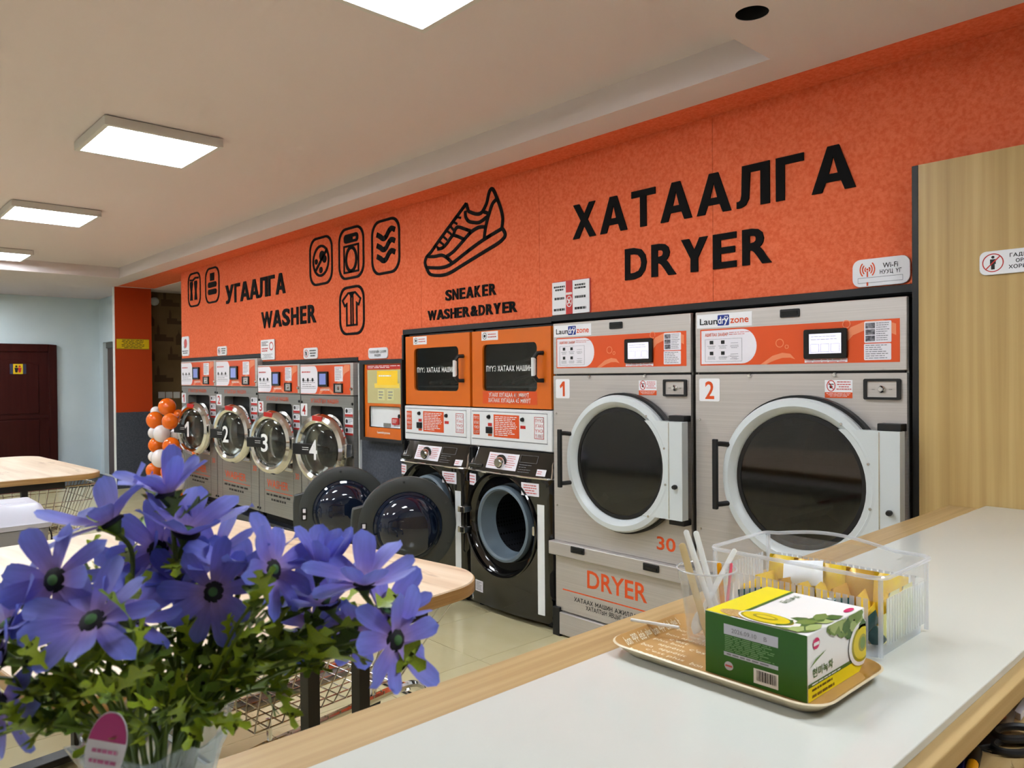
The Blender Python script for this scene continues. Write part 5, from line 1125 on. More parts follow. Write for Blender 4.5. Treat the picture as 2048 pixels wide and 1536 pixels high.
    words(b, [('현미녹차', (.07, .41, .33, .47))], 0, 'leaf_pr2', 'side_lettering', 0, .03, False, lambda x, y, z: S(x, z, .0004))
    shape('green_stroke', 'leaf_pr', S, [(.02, .5), (.12, .6), (.3, .66), (.14, .57)], .0004)
    flat('side_text', dash_rows(MB(), (.06, .4, .12, .19), 0, 1, .5, 2, fn=lambda x, y, z: S(x, z, .0004)), 'brown_pr', b); flat('side_text', dash_rows(MB(), (.06, .45, .03, .1), 0, 1, .6, 5, fn=lambda x, y, z: S(x, z, .0004)), 'brown_pr', b)
    flat('side_text', dash_rows(MB(), (.06, .55, .225, .255), 0, 1, .6, 6, fn=lambda x, y, z: S(x, z, .0004)), 'white_pr', b)
tea_box()
# --- clear plastic storage basket with tea bags
BX = (-.775, -.468, 1.198, 1.405); BZ = (ZG+.001, 1.036)
def basket():
    x0, x1, y0, y1 = BX; z0, z1 = BZ; t = thing('storage_basket', 'clear plastic basket with slotted sides, behind the tea box', 'basket', ((x0+x1)/2, (y0+y1)/2, z0)); ins = .012
    loft([rl(x0, x1, y0, y1, .02, z0, ins), rl(x0, x1, y0, y1, .02, z0+.003, ins)]).build('floor_sheet', 'basket_pl', t)
    def ring(za, zb, fa, fb): return loft([rl(x0, x1, y0, y1, .022, za, ins*(1-fa)), rl(x0, x1, y0, y1, .022, zb, ins*(1-fb))], False, False)
    H = z1-z0
    ring(z0+.001, z0+.02, 0, .15).build('lower_band', 'basket_pl', t); ring(z1-.038, z1, .72, 1).build('upper_band', 'clear_pl', t)
    rim = [(p[0], p[1], z1+(.012*max(0, math.cos((p[0]-(x0+x1)/2-.03)/.22*PI))**1 if abs(p[1]-y1) < .012 and abs(p[0]-(x0+x1)/2-.03) < .11 else 0)) for l in [rl(x0, x1, y0, y1, .022, z1)] for p in l]
    # finer points on the long far side so that the hand-hold arch shows
    pts = []
    for a, c in zip(rim, rim[1:]+rim[:1]):
        n = max(1, int((Vector(a)-Vector(c)).length/.012))
        for k in range(n):
            p = Vector(a).lerp(Vector(c), k/n); dx = p.x-(x0+x1)/2+.02
            p.z = z1+(.014*math.cos(dx/.11*PI/2) if abs(p.y-y1) < .003 and abs(dx) < .11 else 0); pts.append(p)
    MB().tube(pts, .0034, 8, True).build('rim', 'basket_pl', t)
    def slat_mesh(w_): 
        return MB().box(-w_/2, w_/2, -.0007, .0007, 0, 1).mesh('slat')
    sm = slat_mesh(.0072); sm.materials.append(K['basket_pl'])
    def slat(x, y, rot, lean):
        o = bpy.data.objects.new('slat', sm); COL.objects.link(o); o.parent = t; o.location = (x-t.location.x, y-t.location.y, z0+.018-t.location.z); o.rotation_euler = (0, 0, rot); o.scale = (1, 1, z1-z0-.054)
        me = None
    nx_, ny_ = 24, 15
    for k in range(nx_):
        x = x0+.03+(x1-x0-.06)*k/(nx_-1)
        for y in (y0+ins*.5, y1-ins*.5): slat(x, y, 0, 0)
    for k in range(ny_):
        y = y0+.03+(y1-y0-.06)*k/(ny_-1)
        for x in (x0+ins*.5, x1-ins*.5): slat(x, y, PI/2, 0)
    for (x, y) in ((x0+.008, y0+.008), (x1-.008, y0+.008), (x0+.008, y1-.008), (x1-.008, y1-.008)): MB().tube([(x, y, z0+.004), (x, y, z1-.004)], .004, 6).build('corner_rib', 'basket_pl', t)
basket()
K['sachet'] = mat('yellow_sachet', (238, 206, 40), .25, var=(60, (228, 186, 70))); K['sachet_gold'] = mat('gold_sachet', (206, 160, 62), .25, .2); K['sachet_green'] = mat('dark_green_sachet', (22, 62, 58), .2); K['sachet_pale'] = mat('pale_yellow_sachet', (232, 226, 150), .35)
def pillow(c, u, v, w_, L, H, th, m_, name, label, cat, grp):
    u = Vector(u).normalized(); v = Vector(v); v = (v-u*v.dot(u)).normalized(); n = u.cross(v); mb = MB(); N = 6
    c = Vector(c)
    for sgn in (1, -1):
        b0 = len(mb.v)
        for j in range(N+1):
            for i in range(N+1):
                a, b = i/N*2-1, j/N*2-1; hgt = th*sgn*max(0, (1-a**4))*max(0, (1-b**2*b**2))
                mb.v.append(tuple(c+u*(a*L/2)+v*(b*H/2)+n*hgt))
        for j in range(N):
            for i in range(N): k = b0+j*(N+1)+i; mb.f.append((k, k+1, k+N+2, k+N+1))
    o = mb.build(name, m_); own(o, label, cat, grp); return o
rn = random.Random(11)
sx0, sx1, sy0, sy1 = BX[0]+.03, BX[1]-.03, BX[2]+.03, BX[3]-.03
ORD = ['first', 'second', 'third', 'fourth', 'fifth', 'sixth', 'seventh']
for k in range(14):
    x = sx0+(sx1-sx0)*((k % 7)+.5)/7; y = sy0+(sy1-sy0)*(.18+.5*(k//7)); z = ZG+.035+.002*(k % 3)
    pillow((x, y, z), (rn.uniform(-.3, .3), 1, 0), (rn.uniform(-.35, .35), 0, 1), 0, .062, .062, .007, ['sachet', 'sachet', 'sachet_gold'][k % 3], 'tea_sachet',
           '%s tea sachet, %s from the left in the %s row of the clear basket' % ('gold' if k % 3 == 2 else 'yellow', ORD[k % 7], 'near' if k < 7 else 'far'), 'sachet', 'tea sachets in the clear basket')
for k in range(5):
    x = sx0+(sx1-sx0)*(k+.5)/5; pillow((x, sy1-.012, ZG+.05), (1, .1, 0), (0, .2, 1), 0, .055, .09, .006, 'sachet_gold' if k % 2 else 'sachet', 'tea_sachet', 'tall %s tea sachet, %s from the left at the back of the clear basket' % ('gold' if k % 2 else 'yellow', ORD[k]), 'sachet', 'tall sachets at the back of the basket')
for k, (x, y, z, a, b) in enumerate(((sx1-.005, sy0-.004, ZG+.045, (.3, 1, .5), (0, -.3, 1)), (sx1-.0, sy0+.01, ZG+.026, (.2, .6, -.7), (.2, .3, .8)), (sx1-.05, sy0-.008, ZG+.066, (1, .1, .2), (0, .3, 1)), (sx0+.04, sy0-.006, ZG+.05, (1, 0, .3), (0, .1, 1)))):
    pillow((x, y, z), a, b, 0, .05, .026, .006, 'sachet_green', 'coffee_stick', ['dark green foil sachet pointing up at the near right corner of the basket', 'dark green foil sachet low in the near right corner of the basket', 'dark green foil sachet lying above the yellow ones behind the tea box', 'dark green foil sachet behind the plastic cup'][k], 'sachet', 'dark green foil sachets')
for k in range(4):
    pillow((sx1+.004, sy0+.05+.028*k, ZG+.03+.03*(k % 2)), (0, 1, 0), (0, .1, 1), 0, .045, .05, .005, 'sachet_pale', 'tea_sachet', 'pale yellow sachet at the right end of the basket, %s from the tea box' % ORD[k], 'sachet', 'pale sachets at the right end of the basket')
pillow((sx0+.075, sy1-.03, ZG+.075), (1, .3, .1), (0, .8, 1), 0, .07, .05, .012, 'white_pl', 'white_wrapper', 'crumpled white wrapper at the back left of the basket', 'wrapper', None)
# --- plastic cup with sticks and spoons
CX, CY = -.702, 1.078; CZ = ZG+.006
o = MB().lathe([(.0, CZ+.002), (.030, CZ), (.032, CZ+.004), (.0345, CZ+.04), (.041, CZ+.085), (.0425, CZ+.1), (.0455, CZ+.102), (.0465, CZ+.116), (.0485, CZ+.119), (.047, CZ+.1205), (.045, CZ+.118), (.0435, CZ+.103), (.0405, CZ+.1), (.0395, CZ+.085), (.033, CZ+.04), (.030, CZ+.005), (.0, CZ+.004)], (CX, CY, 0), 'z', 40).build('plastic_cup', 'cup_pl'); own(o, 'clear plastic cup holding sticks and spoons on the tray', 'cup')
MB().tube([(CX+.0475*math.cos(a), CY+.0475*math.sin(a), CZ+.119) for a in [2*PI*k/40 for k in range(40)]], .0016, 6, True).build('rolled_rim', 'basket_pl', o)
K['stick_wood'] = wood('birch_stick', (206, 180, 130), (220, 196, 148), (228, 206, 162), (40, 40, 8)); K['spoon'] = mat('white_spoon', (240, 240, 238), .3); K['amber'] = mat('amber_stick', (236, 160, 10), .3); K['pink_st'] = mat('pink_stick', (226, 88, 110), .35)
def bar(a, b, w_, th, m_, name, label, cat, side=None, round_top=True):
    a, b = Vector(a), Vector(b); d = (b-a).normalized(); s = Vector(side) if side else CR; s = (s-d*s.dot(d)).normalized(); n = d.cross(s); L = (b-a).length
    prof = [(0, .8)]+[(x, 1) for x in (.1, .5, .9)]+[(1-.02*0-w_/2/L*(1-math.sin(k)), math.cos(k)) for k in [i*PI/10 for i in range(1, 5)]]
    loops = []
    for tt, f in prof:
        p = a+d*(L*tt); f = max(f, .05); loops.append([p+s*(w_/2*f*x)+n*(th/2*y) for x, y in ((-1, -.5), (-.6, -1), (.6, -1), (1, -.5), (1, .5), (.6, 1), (-.6, 1), (-1, .5))])
    o = loft(loops).build(name, m_); own(o, label, cat); return o
dC = 1.248
bar((CX+.012, CY-.012, CZ+.006), pt(1363, 1086, dC-.012), .0115, .002, 'stick_wood', 'stir_stick', 'flat wooden stir stick in the plastic cup', 'stick')
bar((CX+.016, CY+.004, CZ+.03), pt(1371, 1060, dC), .0095, .003, 'spoon', 'plastic_spoon', 'white plastic spoon handle, left one of the tall pair in the cup', 'spoon')
bar((CX+.018, CY+.012, CZ+.03), pt(1391, 1062, dC+.01), .0095, .003, 'spoon', 'plastic_spoon', 'white plastic spoon handle, right one of the tall pair in the cup', 'spoon')
sp = bar(pt(1408, 1215, dC-.004), pt(1471, 1098, dC+.018), .0085, .003, 'spoon', 'plastic_spoon', 'white plastic spoon leaning right with its bowl down in the cup', 'spoon')
a = pt(1409, 1216, dC-.004); b_ = pt(1388, 1268, dC-.012); m1 = (a+b_)/2; d = (b_-a).normalized(); s_ = (CR-d*CR.dot(d)).normalized(); n_ = d.cross(s_); bl = []
for k in range(7):
    tt = -1+2*k/6; wd = .011*math.sqrt(max(.02, 1-tt*tt)); bl.append([m1+d*(tt*(a-b_).length/2)+s_*(wd*x)+n_*(.004*(1-x*x)*(1-tt*tt)+y*.0008) for x, y in ((-1, 0), (-.5, 1), (.5, 1), (1, 0), (.5, -1), (-.5, -1))])
loft(bl).build('bowl', 'spoon', sp)
bar((CX+.022, CY+.02, CZ+.012), pt(1438, 1125, dC+.02), .008, .0035, 'amber', 'stir_stick', 'amber plastic stick in the cup', 'stick')
bar((CX+.032, CY+.004, CZ+.04), pt(1463, 1126, dC+.01), .0045, .0045, 'pink_st', 'stir_stick', 'pink plastic stick in the cup', 'stick')
o = MB().tube([(TB[0]+.004-.03, 1.03, ZG+.0235), (TB[0]+.055, 1.055, ZG+.0235)], .0028, 8).build('paper_straw', 'spoon'); own(o, 'short white straw lying across the tray rim beside the cup', 'straw')
# --- desk clutter under the counter edge
ZD = .7605
def qd(u, v, dz=0): x, y = qz(u, v, ZD+dz); return Vector((x, y, ZD+dz))
def scissors():
    c = qd(2000, 1478); t = thing('scissors', 'black-handled scissors lying on the desk under the counter edge', 'scissors', c)
    for (u, v, ru, rv, z) in ((2030, 1466, 42, 13, .012), (2030, 1492, 44, 14, .006)):
        P = [qd(u+ru*math.cos(a), v+rv*math.sin(a), z) for a in [2*PI*k/28 for k in range(28)]]; MB().tube(P, .0062, 8, True).build('handle_loop', 'black', t)
    MB().prism([tuple(qd(u, v)[:2]) for u, v in ((1958, 1465), (1995, 1468), (1995, 1500), (1965, 1505), (1905, 1500))], ZD+.003, ZD+.011, 'z').build('shank', 'black', t, bevel=.002)
    MB().prism([tuple(qd(u, v)[:2]) for u, v in ((1925, 1492), (1985, 1506), (1900, 1470), (1800, 1440))], ZD+.0005, ZD+.0028, 'z').build('blade', 'chrome_soft', t)
    MB().prism([tuple(qd(u, v)[:2]) for u, v in ((1930, 1494), (1990, 1500), (2012, 1514), (1985, 1511))], ZD+.0003, ZD+.0022, 'z').build('blade', 'chrome_soft', t)
scissors()
o = MB().prism([tuple(qd(u, v)[:2]) for u, v in ((1905, 1512), (1934, 1517), (1925, 1570), (1875, 1570))], ZD, ZD+.012, 'z').build('stapler_box', mat('navy_plastic', (14, 14, 110), .35), bevel=.002); own(o, 'navy blue plastic case on the desk at the lower right corner', 'case')
a, b = qd(1944, 1536, .008), qd(1952, 1503, .008)
o = MB().tube([a-(b-a)*1.2, a, a+(b-a)*.3], .0075, 12).build('marker_pen', 'amber'); own(o, 'orange marker pen with black cap on the desk', 'pen'); MB().tube([a+(b-a)*.25, b, b+(b-a)*.12], [.0085, .0085, .004], 12).build('cap', 'black', o)
K['bag_pl'] = clear('bag_plastic', (235, 235, 238), .2, .15)
c = qd(2000, 1432, .018); pillow(c, (1, -.5, 0), (.2, .3, 1), 0, .05, .036, .012, 'bag_pl', 'plastic_bag', 'small clear plastic bag of orange sweets on the desk', 'bag', None)
for k, (u, v, m_) in enumerate(((1996, 1428, 'amber'), (2006, 1418, 'red_pr'), (2003, 1430, 'orange_pr'))):
    o = MB().ell(qd(u, v, .012), .0075, 10, 7).build('sweet', m_); own(o, ['amber sweet inside the small clear bag', 'red sweet inside the small clear bag', 'orange sweet inside the small clear bag'][k], 'sweet', 'sweets in the clear bag')
o = MB().prism([tuple(qd(u, v)[:2]) for u, v in ((2028, 1436), (2042, 1442), (2070, 1400), (2052, 1396))], ZD, ZD+.012, 'z').build('paper_pack', 'paper', bevel=.001); own(o, 'white folded paper pack on the desk at the right edge', 'paper pack')
K['mesh_metal'] = drum_mat('metal_mesh', (190, 188, 188), (60, 60, 60), 260, .34, .7)
c = qd(2050, 1405); o = MB().obox(c+Vector((.0, .02, .03)), (.03, .03, 0), (-.006, .006, 0), (0, 0, .03)).build('mesh_organiser', 'mesh_metal'); own(o, 'perforated metal organiser on the desk at the right edge', 'organiser')
# ================================================================== TABLES, CARTS, BIN
def table(cx, cy, rot, label, w_=1.585, d_=1.15):
    t = thing('folding_table', label, 'table', (cx, cy, 0), rot, 'pale wood work tables'); X, Y = w_/2, d_/2; z1 = .78
    loft([rl(-X, X, -Y, Y, .17, z1-.0035, .002, 10), rl(-X, X, -Y, Y, .17, z1, .004, 10)]).build('table_top', 'table_top', t, True)
    loft([rl(-X, X, -Y, Y, .17, z1-.036, .001, 10), rl(-X, X, -Y, Y, .17, z1-.034, 0, 10), rl(-X, X, -Y, Y, .17, z1-.004, 0, 10)]).build('edge_band', 'oak_edge', t, True)
    for s in (-1, 1):
        x = s*(X-.09); MB().box(x-.025, x+.025, -Y+.1, Y-.22, z1-.08, z1-.037).build('cross_bar', 'black', t, True)
        for y in (-.12+Y*.2, .03+Y*.2): MB().box(x-.016, x+.016, y-.016, y+.016, .04, z1-.08).build('leg', 'black', t, True)
        MB().box(x-.035, x+.035, -Y+.12, Y-.12, .015, .04).build('foot_bar', 'black', t, True, .004)
        for y in (-Y+.14, Y-.14): MB().lathe([(.02, 0), (.02, .015)], (x, y, 0), 'z', 12).build('foot_pad', 'black', t, True)
    MB().box(-X+.11, X-.11, -.02+Y*.2, .02+Y*.2, z1-.07, z1-.04).build('long_rail', 'black', t, True)
table(-2.344, .777, math.radians(7.2), 'pale oak work table in the middle, behind the flowers')
table(-5.93, .73, math.radians(3.5), 'pale oak work table at the left, behind the grey bin')
def cart(cx, cy, rot, label, z0=.30, z1=.61, b=(.28, .22), tp=(.36, .43)):
    t = thing('laundry_cart', label, 'cart', (cx, cy, 0), rot, 'wire laundry carts')
    # b, tp: half length (y) and half width (x) of the basket at its base and rim
    P = lambda sx, sy, f: (sx*(b[1]+(tp[1]-b[1])*f), sy*(b[0]+(tp[0]-b[0])*f), z0+(z1-z0)*f)
    wi = MB(); n = 12
    for f in (0, .33, .66, 1): wi.tube([P(1, 1, f), P(-1, 1, f), P(-1, -1, f), P(1, -1, f)], .003 if f < 1 else .0055, 5, True)
    for k in range(n+1):
        s = -1+2*k/n
        for a in (1, -1): wi.tube([P(a, s, 0), P(a, s, 1)], .0026, 5)
        wi.tube([(P(1, s, 0)[0], P(1, s, 0)[1], z0), (P(-1, s, 0)[0], P(1, s, 0)[1], z0)], .0026, 5)
    for k in range(10):
        s = -1+2*k/9
        for a in (1, -1): wi.tube([P(s, a, 0), P(s, a, 1)], .0026, 5)
        wi.tube([(P(s, 1, 0)[0], P(1, 1, 0)[1], z0), (P(s, 1, 0)[0], P(1, -1, 0)[1], z0)], .0026, 5)
    o = wi.build('wire_basket', 'chrome_soft', t, True); o['kind'] = 'stuff'
    for s in (1, -1):
        x = s*.17
        MB().tube(smooth_pts([Vector((x, -.42, .1)), Vector((x, -.38, .17)), Vector((x, -.28, .215)), Vector((x, .0, .225)), Vector((x, .32, .235)), Vector((x, .42, .2)), Vector((x, .47, .1))], 4), .017, 10).build('base_tube', 'chrome', t, True)
        for y in (-.2, .2): MB().tube([(x, y, .22), (x*.95, y, z0)], .009, 8).build('upright', 'chrome', t, True)
        for y in (-.42, .46):
            MB().lathe([(.0, -.011), (.035, -.011), (.038, 0), (.035, .011), (0, .011)], (x, y, .038), 'x', 16).build('wheel', 'black', t, True); MB().box(x-.016, x+.016, y-.012, y+.012, .05, .11).build('caster_fork', 'chrome_soft', t, True)
    MB().tube([(tp[1]+.005, -.28, z1+.004), (tp[1]+.005, .14, z1+.004)], .012, 8).build('red_bumper', 'red_pl', t, True)
    for y in (-.36, .36): MB().tube([(-.2, y, .2), (.2, y, .2)], .01, 8).build('cross_tube', 'chrome', t, True)
    MB().box(-.03, .03, -.2, .2, z0-.018, z0-.004).build('basket_brace', 'steel_dark', t, True)
cart(-2.42, 1.21, math.radians(6), 'chrome wire laundry cart under the middle table')
cart(-5.62, .98, math.radians(4), 'chrome wire laundry cart under the left table', .4, .69, (.25, .22), (.35, .28))
def bin_():
    x0, x1, y0, y1 = -4.93, -4.56, .44, .93; t = thing('waste_bin', 'grey plastic waste bin with silver swing lid, beside the left table', 'bin', ((x0+x1)/2, (y0+y1)/2, 0))
    loft([rl(x0, x1, y0, y1, .05, 0, .05), rl(x0, x1, y0, y1, .05, .58, .012)]).build('body', 'bin', t)
    MB().box(x1-.05, x1-.012, y0+.07, y1-.07, .3, .56)
    loft([rl(x0, x1, y0, y1, .05, .585, .0), rl(x0, x1, y0, y1, .05, .61, -.004), rl(x0, x1, y0, y1, .05, .622, .006), rl(x0, x1, y0, y1, .05, .70, .045), rl(x0, x1, y0, y1, .05, .712, .06)]).build('lid', 'bin_lid', t)
    loft([rl(x0+.1, x1-.1, y0+.1, y1-.1, .02, .712, 0), rl(x0+.1, x1-.1, y0+.1, y1-.1, .02, .7155, .004)]).build('swing_flap', 'bin_lid', t)
    lean = lambda z: x1-.05+.038*z/.58
    lab = MB().add([(lean(.30)+.001, .62, .30), (lean(.30)+.001, .80, .30), (lean(.47)+.001, .80, .47), (lean(.47)+.001, .62, .47)], [(0, 1, 2, 3)]); l = flat('volume_label', lab, mat('navy_label', (34, 52, 110), .4), t)
    words(l, [('50', (.635, .715, .39, .455))], 0, 'white_pr', 'lettering', 0, .04, False, lambda x, y, z: (lean(z)+.002, x, z))
    flat('printed_text', dash_rows(MB(), (.635, .785, .31, .38), 0, 3, .4, 2, fn=lambda x, y, z: (lean(z)+.002, x, z)), 'white_pr', l)
    MB().tube(smooth_pts([Vector((x1-.12, y1-.01, .585)), Vector((x1-.11, y1+.012, .52)), Vector((x1-.12, y1+.01, .40)), Vector((x1-.12, y1-.02, .3))], 4), .004, 6).build('bag_edge', 'black', t)
bin_()
def chair():
    t = thing('folding_chair', 'grey padded chair with black tube frame at the left edge behind the flowers', 'chair', (-3.55, .38, 0), math.radians(100))
    for s in (-1, 1):
        x = .2*s; MB().tube(smooth_pts([Vector((x, -.22, .01)), Vector((x, -.05, .40)), Vector((x, .12, .62)), Vector((x*.8, .16, .68))], 4), .012, 8).build('leg', 'black', t, True); MB().tube([(x, .25, .01), (x, -.16, .44)], .012, 8).build('leg', 'black', t, True)
    loft([rl(-.21, .21, -.2, .2, .05, .42, .01), rl(-.21, .21, -.2, .2, .05, .435, 0), rl(-.21, .21, -.2, .2, .05, .455, .012)]).build('seat', mat('chair_grey', (140, 142, 146), .6), t, True)
    MB().obox((0, .12, .6), (.2, 0, 0), (0, .012, -.008), (0, .045, .075)).build('backrest', mat('chair_grey2', (160, 162, 166), .5), t, True, .01)
chair()
# ================================================================== BALLOONS
def balloon(u, v, r, o_, Y, label):
    u, v = 280+u/5.906, 780+v/5.906; x, z = q(u, v, Y); R_ = r/5.906*(-x*.735+Y*.678)/FPX
    mb = MB().ell((0, 0, 0), (R_, R_, R_*1.05), 20, 14); o = mb.build('balloon', 'balloon_o' if o_ else 'balloon_w', ang=80); o.location = (x, Y, max(z, R_*1.05+.001)); tag(o, label, 'balloon', 'orange and white balloon column')
    MB().lathe([(.008, -.012), (.003, 0), (.004, .004)], (0, R_*.99, 0), 'y', 8).build('knot', 'balloon_o' if o_ else 'balloon_w', o, True)
for a in ((320, 200, 100, 1, 2.70, 'single orange balloon on top of the balloon column'), (188, 258, 62, 0, 2.79, 'small white balloon peeking out behind the top of the column'),
          (176, 356, 97, 1, 2.70, 'orange balloon on the left in the second row from the top'), (355, 370, 92, 1, 2.62, 'orange balloon on the right in the second row from the top'), (455, 292, 60, 1, 2.79, 'orange balloon behind washer door number one near the top'),
          (256, 516, 98, 0, 2.66, 'white balloon at the front of the third row from the top'), (170, 505, 72, 0, 2.79, 'white balloon half hidden on the left of the third row'), (425, 520, 66, 0, 2.80, 'white balloon on the right of the third row, beside washer one'),
          (190, 650, 88, 1, 2.70, 'orange balloon on the left in the fourth row'), (368, 660, 98, 1, 2.62, 'orange balloon on the right in the fourth row'), (470, 650, 60, 1, 2.79, 'orange balloon behind, at the right of the fourth row'),
          (243, 808, 105, 0, 2.66, 'white balloon at the front of the fifth row'), (165, 785, 66, 0, 2.79, 'white balloon half hidden on the left of the fifth row'), (438, 812, 86, 0, 2.70, 'white balloon on the right of the fifth row'),
          (165, 950, 92, 1, 2.70, 'orange balloon on the left in the sixth row'), (348, 965, 100, 1, 2.62, 'orange balloon on the right in the sixth row'), (478, 970, 70, 1, 2.79, 'orange balloon behind, at the right of the sixth row'),
          (255, 1110, 95, 0, 2.66, 'white balloon at the front of the seventh row behind the petals'), (450, 1115, 78, 0, 2.72, 'white balloon on the right of the seventh row'), (140, 1268, 70, 1, 2.70, 'orange balloon on the left at the foot of the column'),
          (345, 1310, 88, 1, 2.62, 'orange balloon in the middle at the foot of the column'), (470, 1290, 76, 1, 2.76, 'orange balloon on the right at the foot of the column')): balloon(*a)
# ================================================================== FLOWERS
VC = pt(312, 1590, .62); VX, VY = VC.x, VC.y
K['vase'] = clear('vase_glass', (240, 246, 250), .25, .12, (236, 240, 246))
def vase():
    n = 40; prof = [(.0, .0), (.034, .0), (.038, .006), (.036, .03), (.043, .08), (.047, .12), (.052, .145), (.060, .158), (.057, .158), (.049, .144), (.044, .12), (.04, .08), (.033, .032), (.033, .01), (0, .008)]
    mb = MB()
    for i, (r, h) in enumerate(prof):
        sc_ = .10*max(0, (h-.11)/.048)
        for k in range(n):
            a = 2*PI*k/n; rr = r*(1+sc_*math.cos(8*a)); mb.v.append((VX+rr*math.cos(a), VY+rr*math.sin(a), ZG+.001+h+(.006*math.cos(8*a) if h > .15 else 0)))
    for i in range(len(prof)-1):
        for k in range(n): k2 = (k+1) % n; mb.f.append((i*n+k, i*n+k2, (i+1)*n+k2, (i+1)*n+k))
    o = mb.build('flower_vase', 'vase', ang=60); own(o, 'pale translucent scalloped vase holding the blue flowers', 'vase')
vase()
def petal_mat():
    m, N, L, P = new_mat('blue_petal'); P.inputs['Roughness'].default_value = .55; P.inputs['Sheen Weight'].default_value = .2
    a = N.new('ShaderNodeAttribute'); a.attribute_name = 'along'
    r = N.new('ShaderNodeValToRGB'); e = r.color_ramp.elements
    e[0].position = .05; e[0].color = lin((190, 156, 216)); e[1].position = 1; e[1].color = lin((122, 138, 238)); k = e.new(.42); k.color = lin((138, 128, 228))
    L.new(a.outputs['Fac'], r.inputs['Fac'])
    n = N.new('ShaderNodeTexNoise'); n.inputs['Scale'].default_value = 1; n.inputs['Detail'].default_value = 3; tc = N.new('ShaderNodeTexCoord'); mp = N.new('ShaderNodeMapping'); mp.inputs['Scale'].default_value = (14, 1.6, 6); L.new(tc.outputs['Object'], mp.inputs['Vector']); L.new(mp.outputs['Vector'], n.inputs['Vector']); mx = N.new('ShaderNodeMixRGB'); mx.blend_type = 'MULTIPLY'; mx.inputs['Fac'].default_value = .3; L.new(r.outputs['Color'], mx.inputs['Color1']); rr = N.new('ShaderNodeValToRGB'); rr.color_ramp.elements[0].position = .3; rr.color_ramp.elements[1].position = .7; rr.color_ramp.elements[0].color = (.35, .35, .45, 1); L.new(n.outputs['Fac'], rr.inputs['Fac']); L.new(rr.outputs['Color'], mx.inputs['Color2'])
    L.new(mx.outputs['Color'], P.inputs['Base Color'])
    tr = N.new('ShaderNodeBsdfTranslucent'); L.new(mx.outputs['Color'], tr.inputs['Color']); ms = N.new('ShaderNodeMixShader'); ms.inputs[0].default_value = .25
    out = [x for x in N if x.type == 'OUTPUT_MATERIAL'][0]; L.new(P.outputs[0], ms.inputs[1]); L.new(tr.outputs[0], ms.inputs[2]); L.new(ms.outputs[0], out.inputs[0]); return m
K['petal'] = petal_mat()
def petal_mesh(curl, w_, twist):
    NL, NW = 9, 4; V = []; F_ = []; al = []
    for i in range(NL+1):
        t_ = i/NL; hw = w_*(.30+.70*math.sin(min(1, t_*1.25)*PI/2))*(math.sqrt(max(0, 1-((t_-.62)/.385)**4)) if t_ > .62 else 1)
        for j in range(NW+1):
            s_ = j/NW*2-1; x = hw*s_; z = curl*t_*t_+.10*w_*4*abs(s_)**2*(1-t_*.6)*.4+twist*s_*t_*.1; V.append((x, t_, z)); al.append(t_)
    for i in range(NL):
        for j in range(NW): a = i*(NW+1)+j; F_.append((a, a+1, a+NW+2, a+NW+1))
    me = bpy.data.meshes.new('petal'); me.from_pydata(V, [], F_); at = me.attributes.new('along', 'FLOAT', 'POINT'); at.data.foreach_set('value', al); me.materials.append(K['petal']); me.polygons.foreach_set('use_smooth', [True]*len(me.polygons)); return me
PM = [petal_mesh(c, w_, tw) for c, w_, tw in ((-.18, .20, .3), (.08, .215, -.4), (-.32, .19, .5), (.2, .205, 0), (-.05, .22, .8))]
K['stem'] = mat('green_stem', (84, 104, 30), .5, var=(60, (100, 118, 36))); K['leaf'] = mat('bright_green_leaf', (158, 172, 34), .45, var=(40, (130, 158, 40))); K['leaf_dark'] = mat('deep_green_leaf', (92, 122, 40), .5, var=(40, (112, 136, 40))); K['calyx'] = mat('green_calyx', (62, 84, 30), .6); K['disc'] = mat('dark_flower_disc', (14, 12, 24), .7); K['disc_g'] = mat('green_flower_eye', (66, 106, 60), .7)
bush = thing('artificial_flower_bush', 'bunch of blue violet artificial daisies with green leaves in the vase', 'flowers', (VX, VY, ZG+.06))
calyx_me = MB().lathe([(0, -.2), (.06, -.19), (.11, -.1), (.16, -.02), (.14, .01), (0, .01)], (0, 0, 0), 'z', 12).mesh('flower'); calyx_me.materials.append(K['calyx']); smooth_by_angle(calyx_me, 60)
disc_me = MB().lathe([(.21, .0), (.22, .03), (.15, .08), (.0, .09)], (0, 0, 0), 'z', 16).mesh('flower_disc'); disc_me.materials.append(K['disc']); smooth_by_angle(disc_me, 60)
eye_me = MB().lathe([(.10, .07), (.085, .105), (.0, .12)], (0, 0, 0), 'z', 12).mesh('flower_eye'); eye_me.materials.append(K['disc_g']); smooth_by_angle(eye_me, 60)
ends = []
def flower(u, v, depth, L, nrm, open_=78, n=8, seed=0):
    rn = random.Random(seed+int(u*3+v)); c = pt(u, v, depth); nv = (CR*nrm[0]+CU*nrm[1]-CF*nrm[2]).normalized()
    zq = nv.to_track_quat('Z', 'Y'); mw_ = Matrix.LocRotScale(c-bush.location, zq, Vector((L, L, L)))
    fl = bpy.data.objects.new('flower', calyx_me); COL.objects.link(fl); fl.parent = bush; fl.matrix_local = mw_
    for nm, me_ in (('flower_disc', disc_me), ('flower_eye', eye_me)):
        o = bpy.data.objects.new(nm, me_); COL.objects.link(o); o.parent = fl
    for k in range(n):
        a = 2*PI*(k+rn.uniform(-.14, .14))/n; til = math.radians(90-open_+rn.uniform(-11, 11))
        o = bpy.data.objects.new('petal', PM[rn.randrange(len(PM))]); COL.objects.link(o); o.parent = fl; s = rn.uniform(.86, 1.06)
        o.matrix_local = Matrix.Rotation(a, 4, 'Z') @ Matrix.Translation((0, .06, .0)) @ Matrix.Rotation(til, 4, 'X') @ Matrix.Scale(s, 4)
    ends.append((c-nv*(.19*L), nv, u))
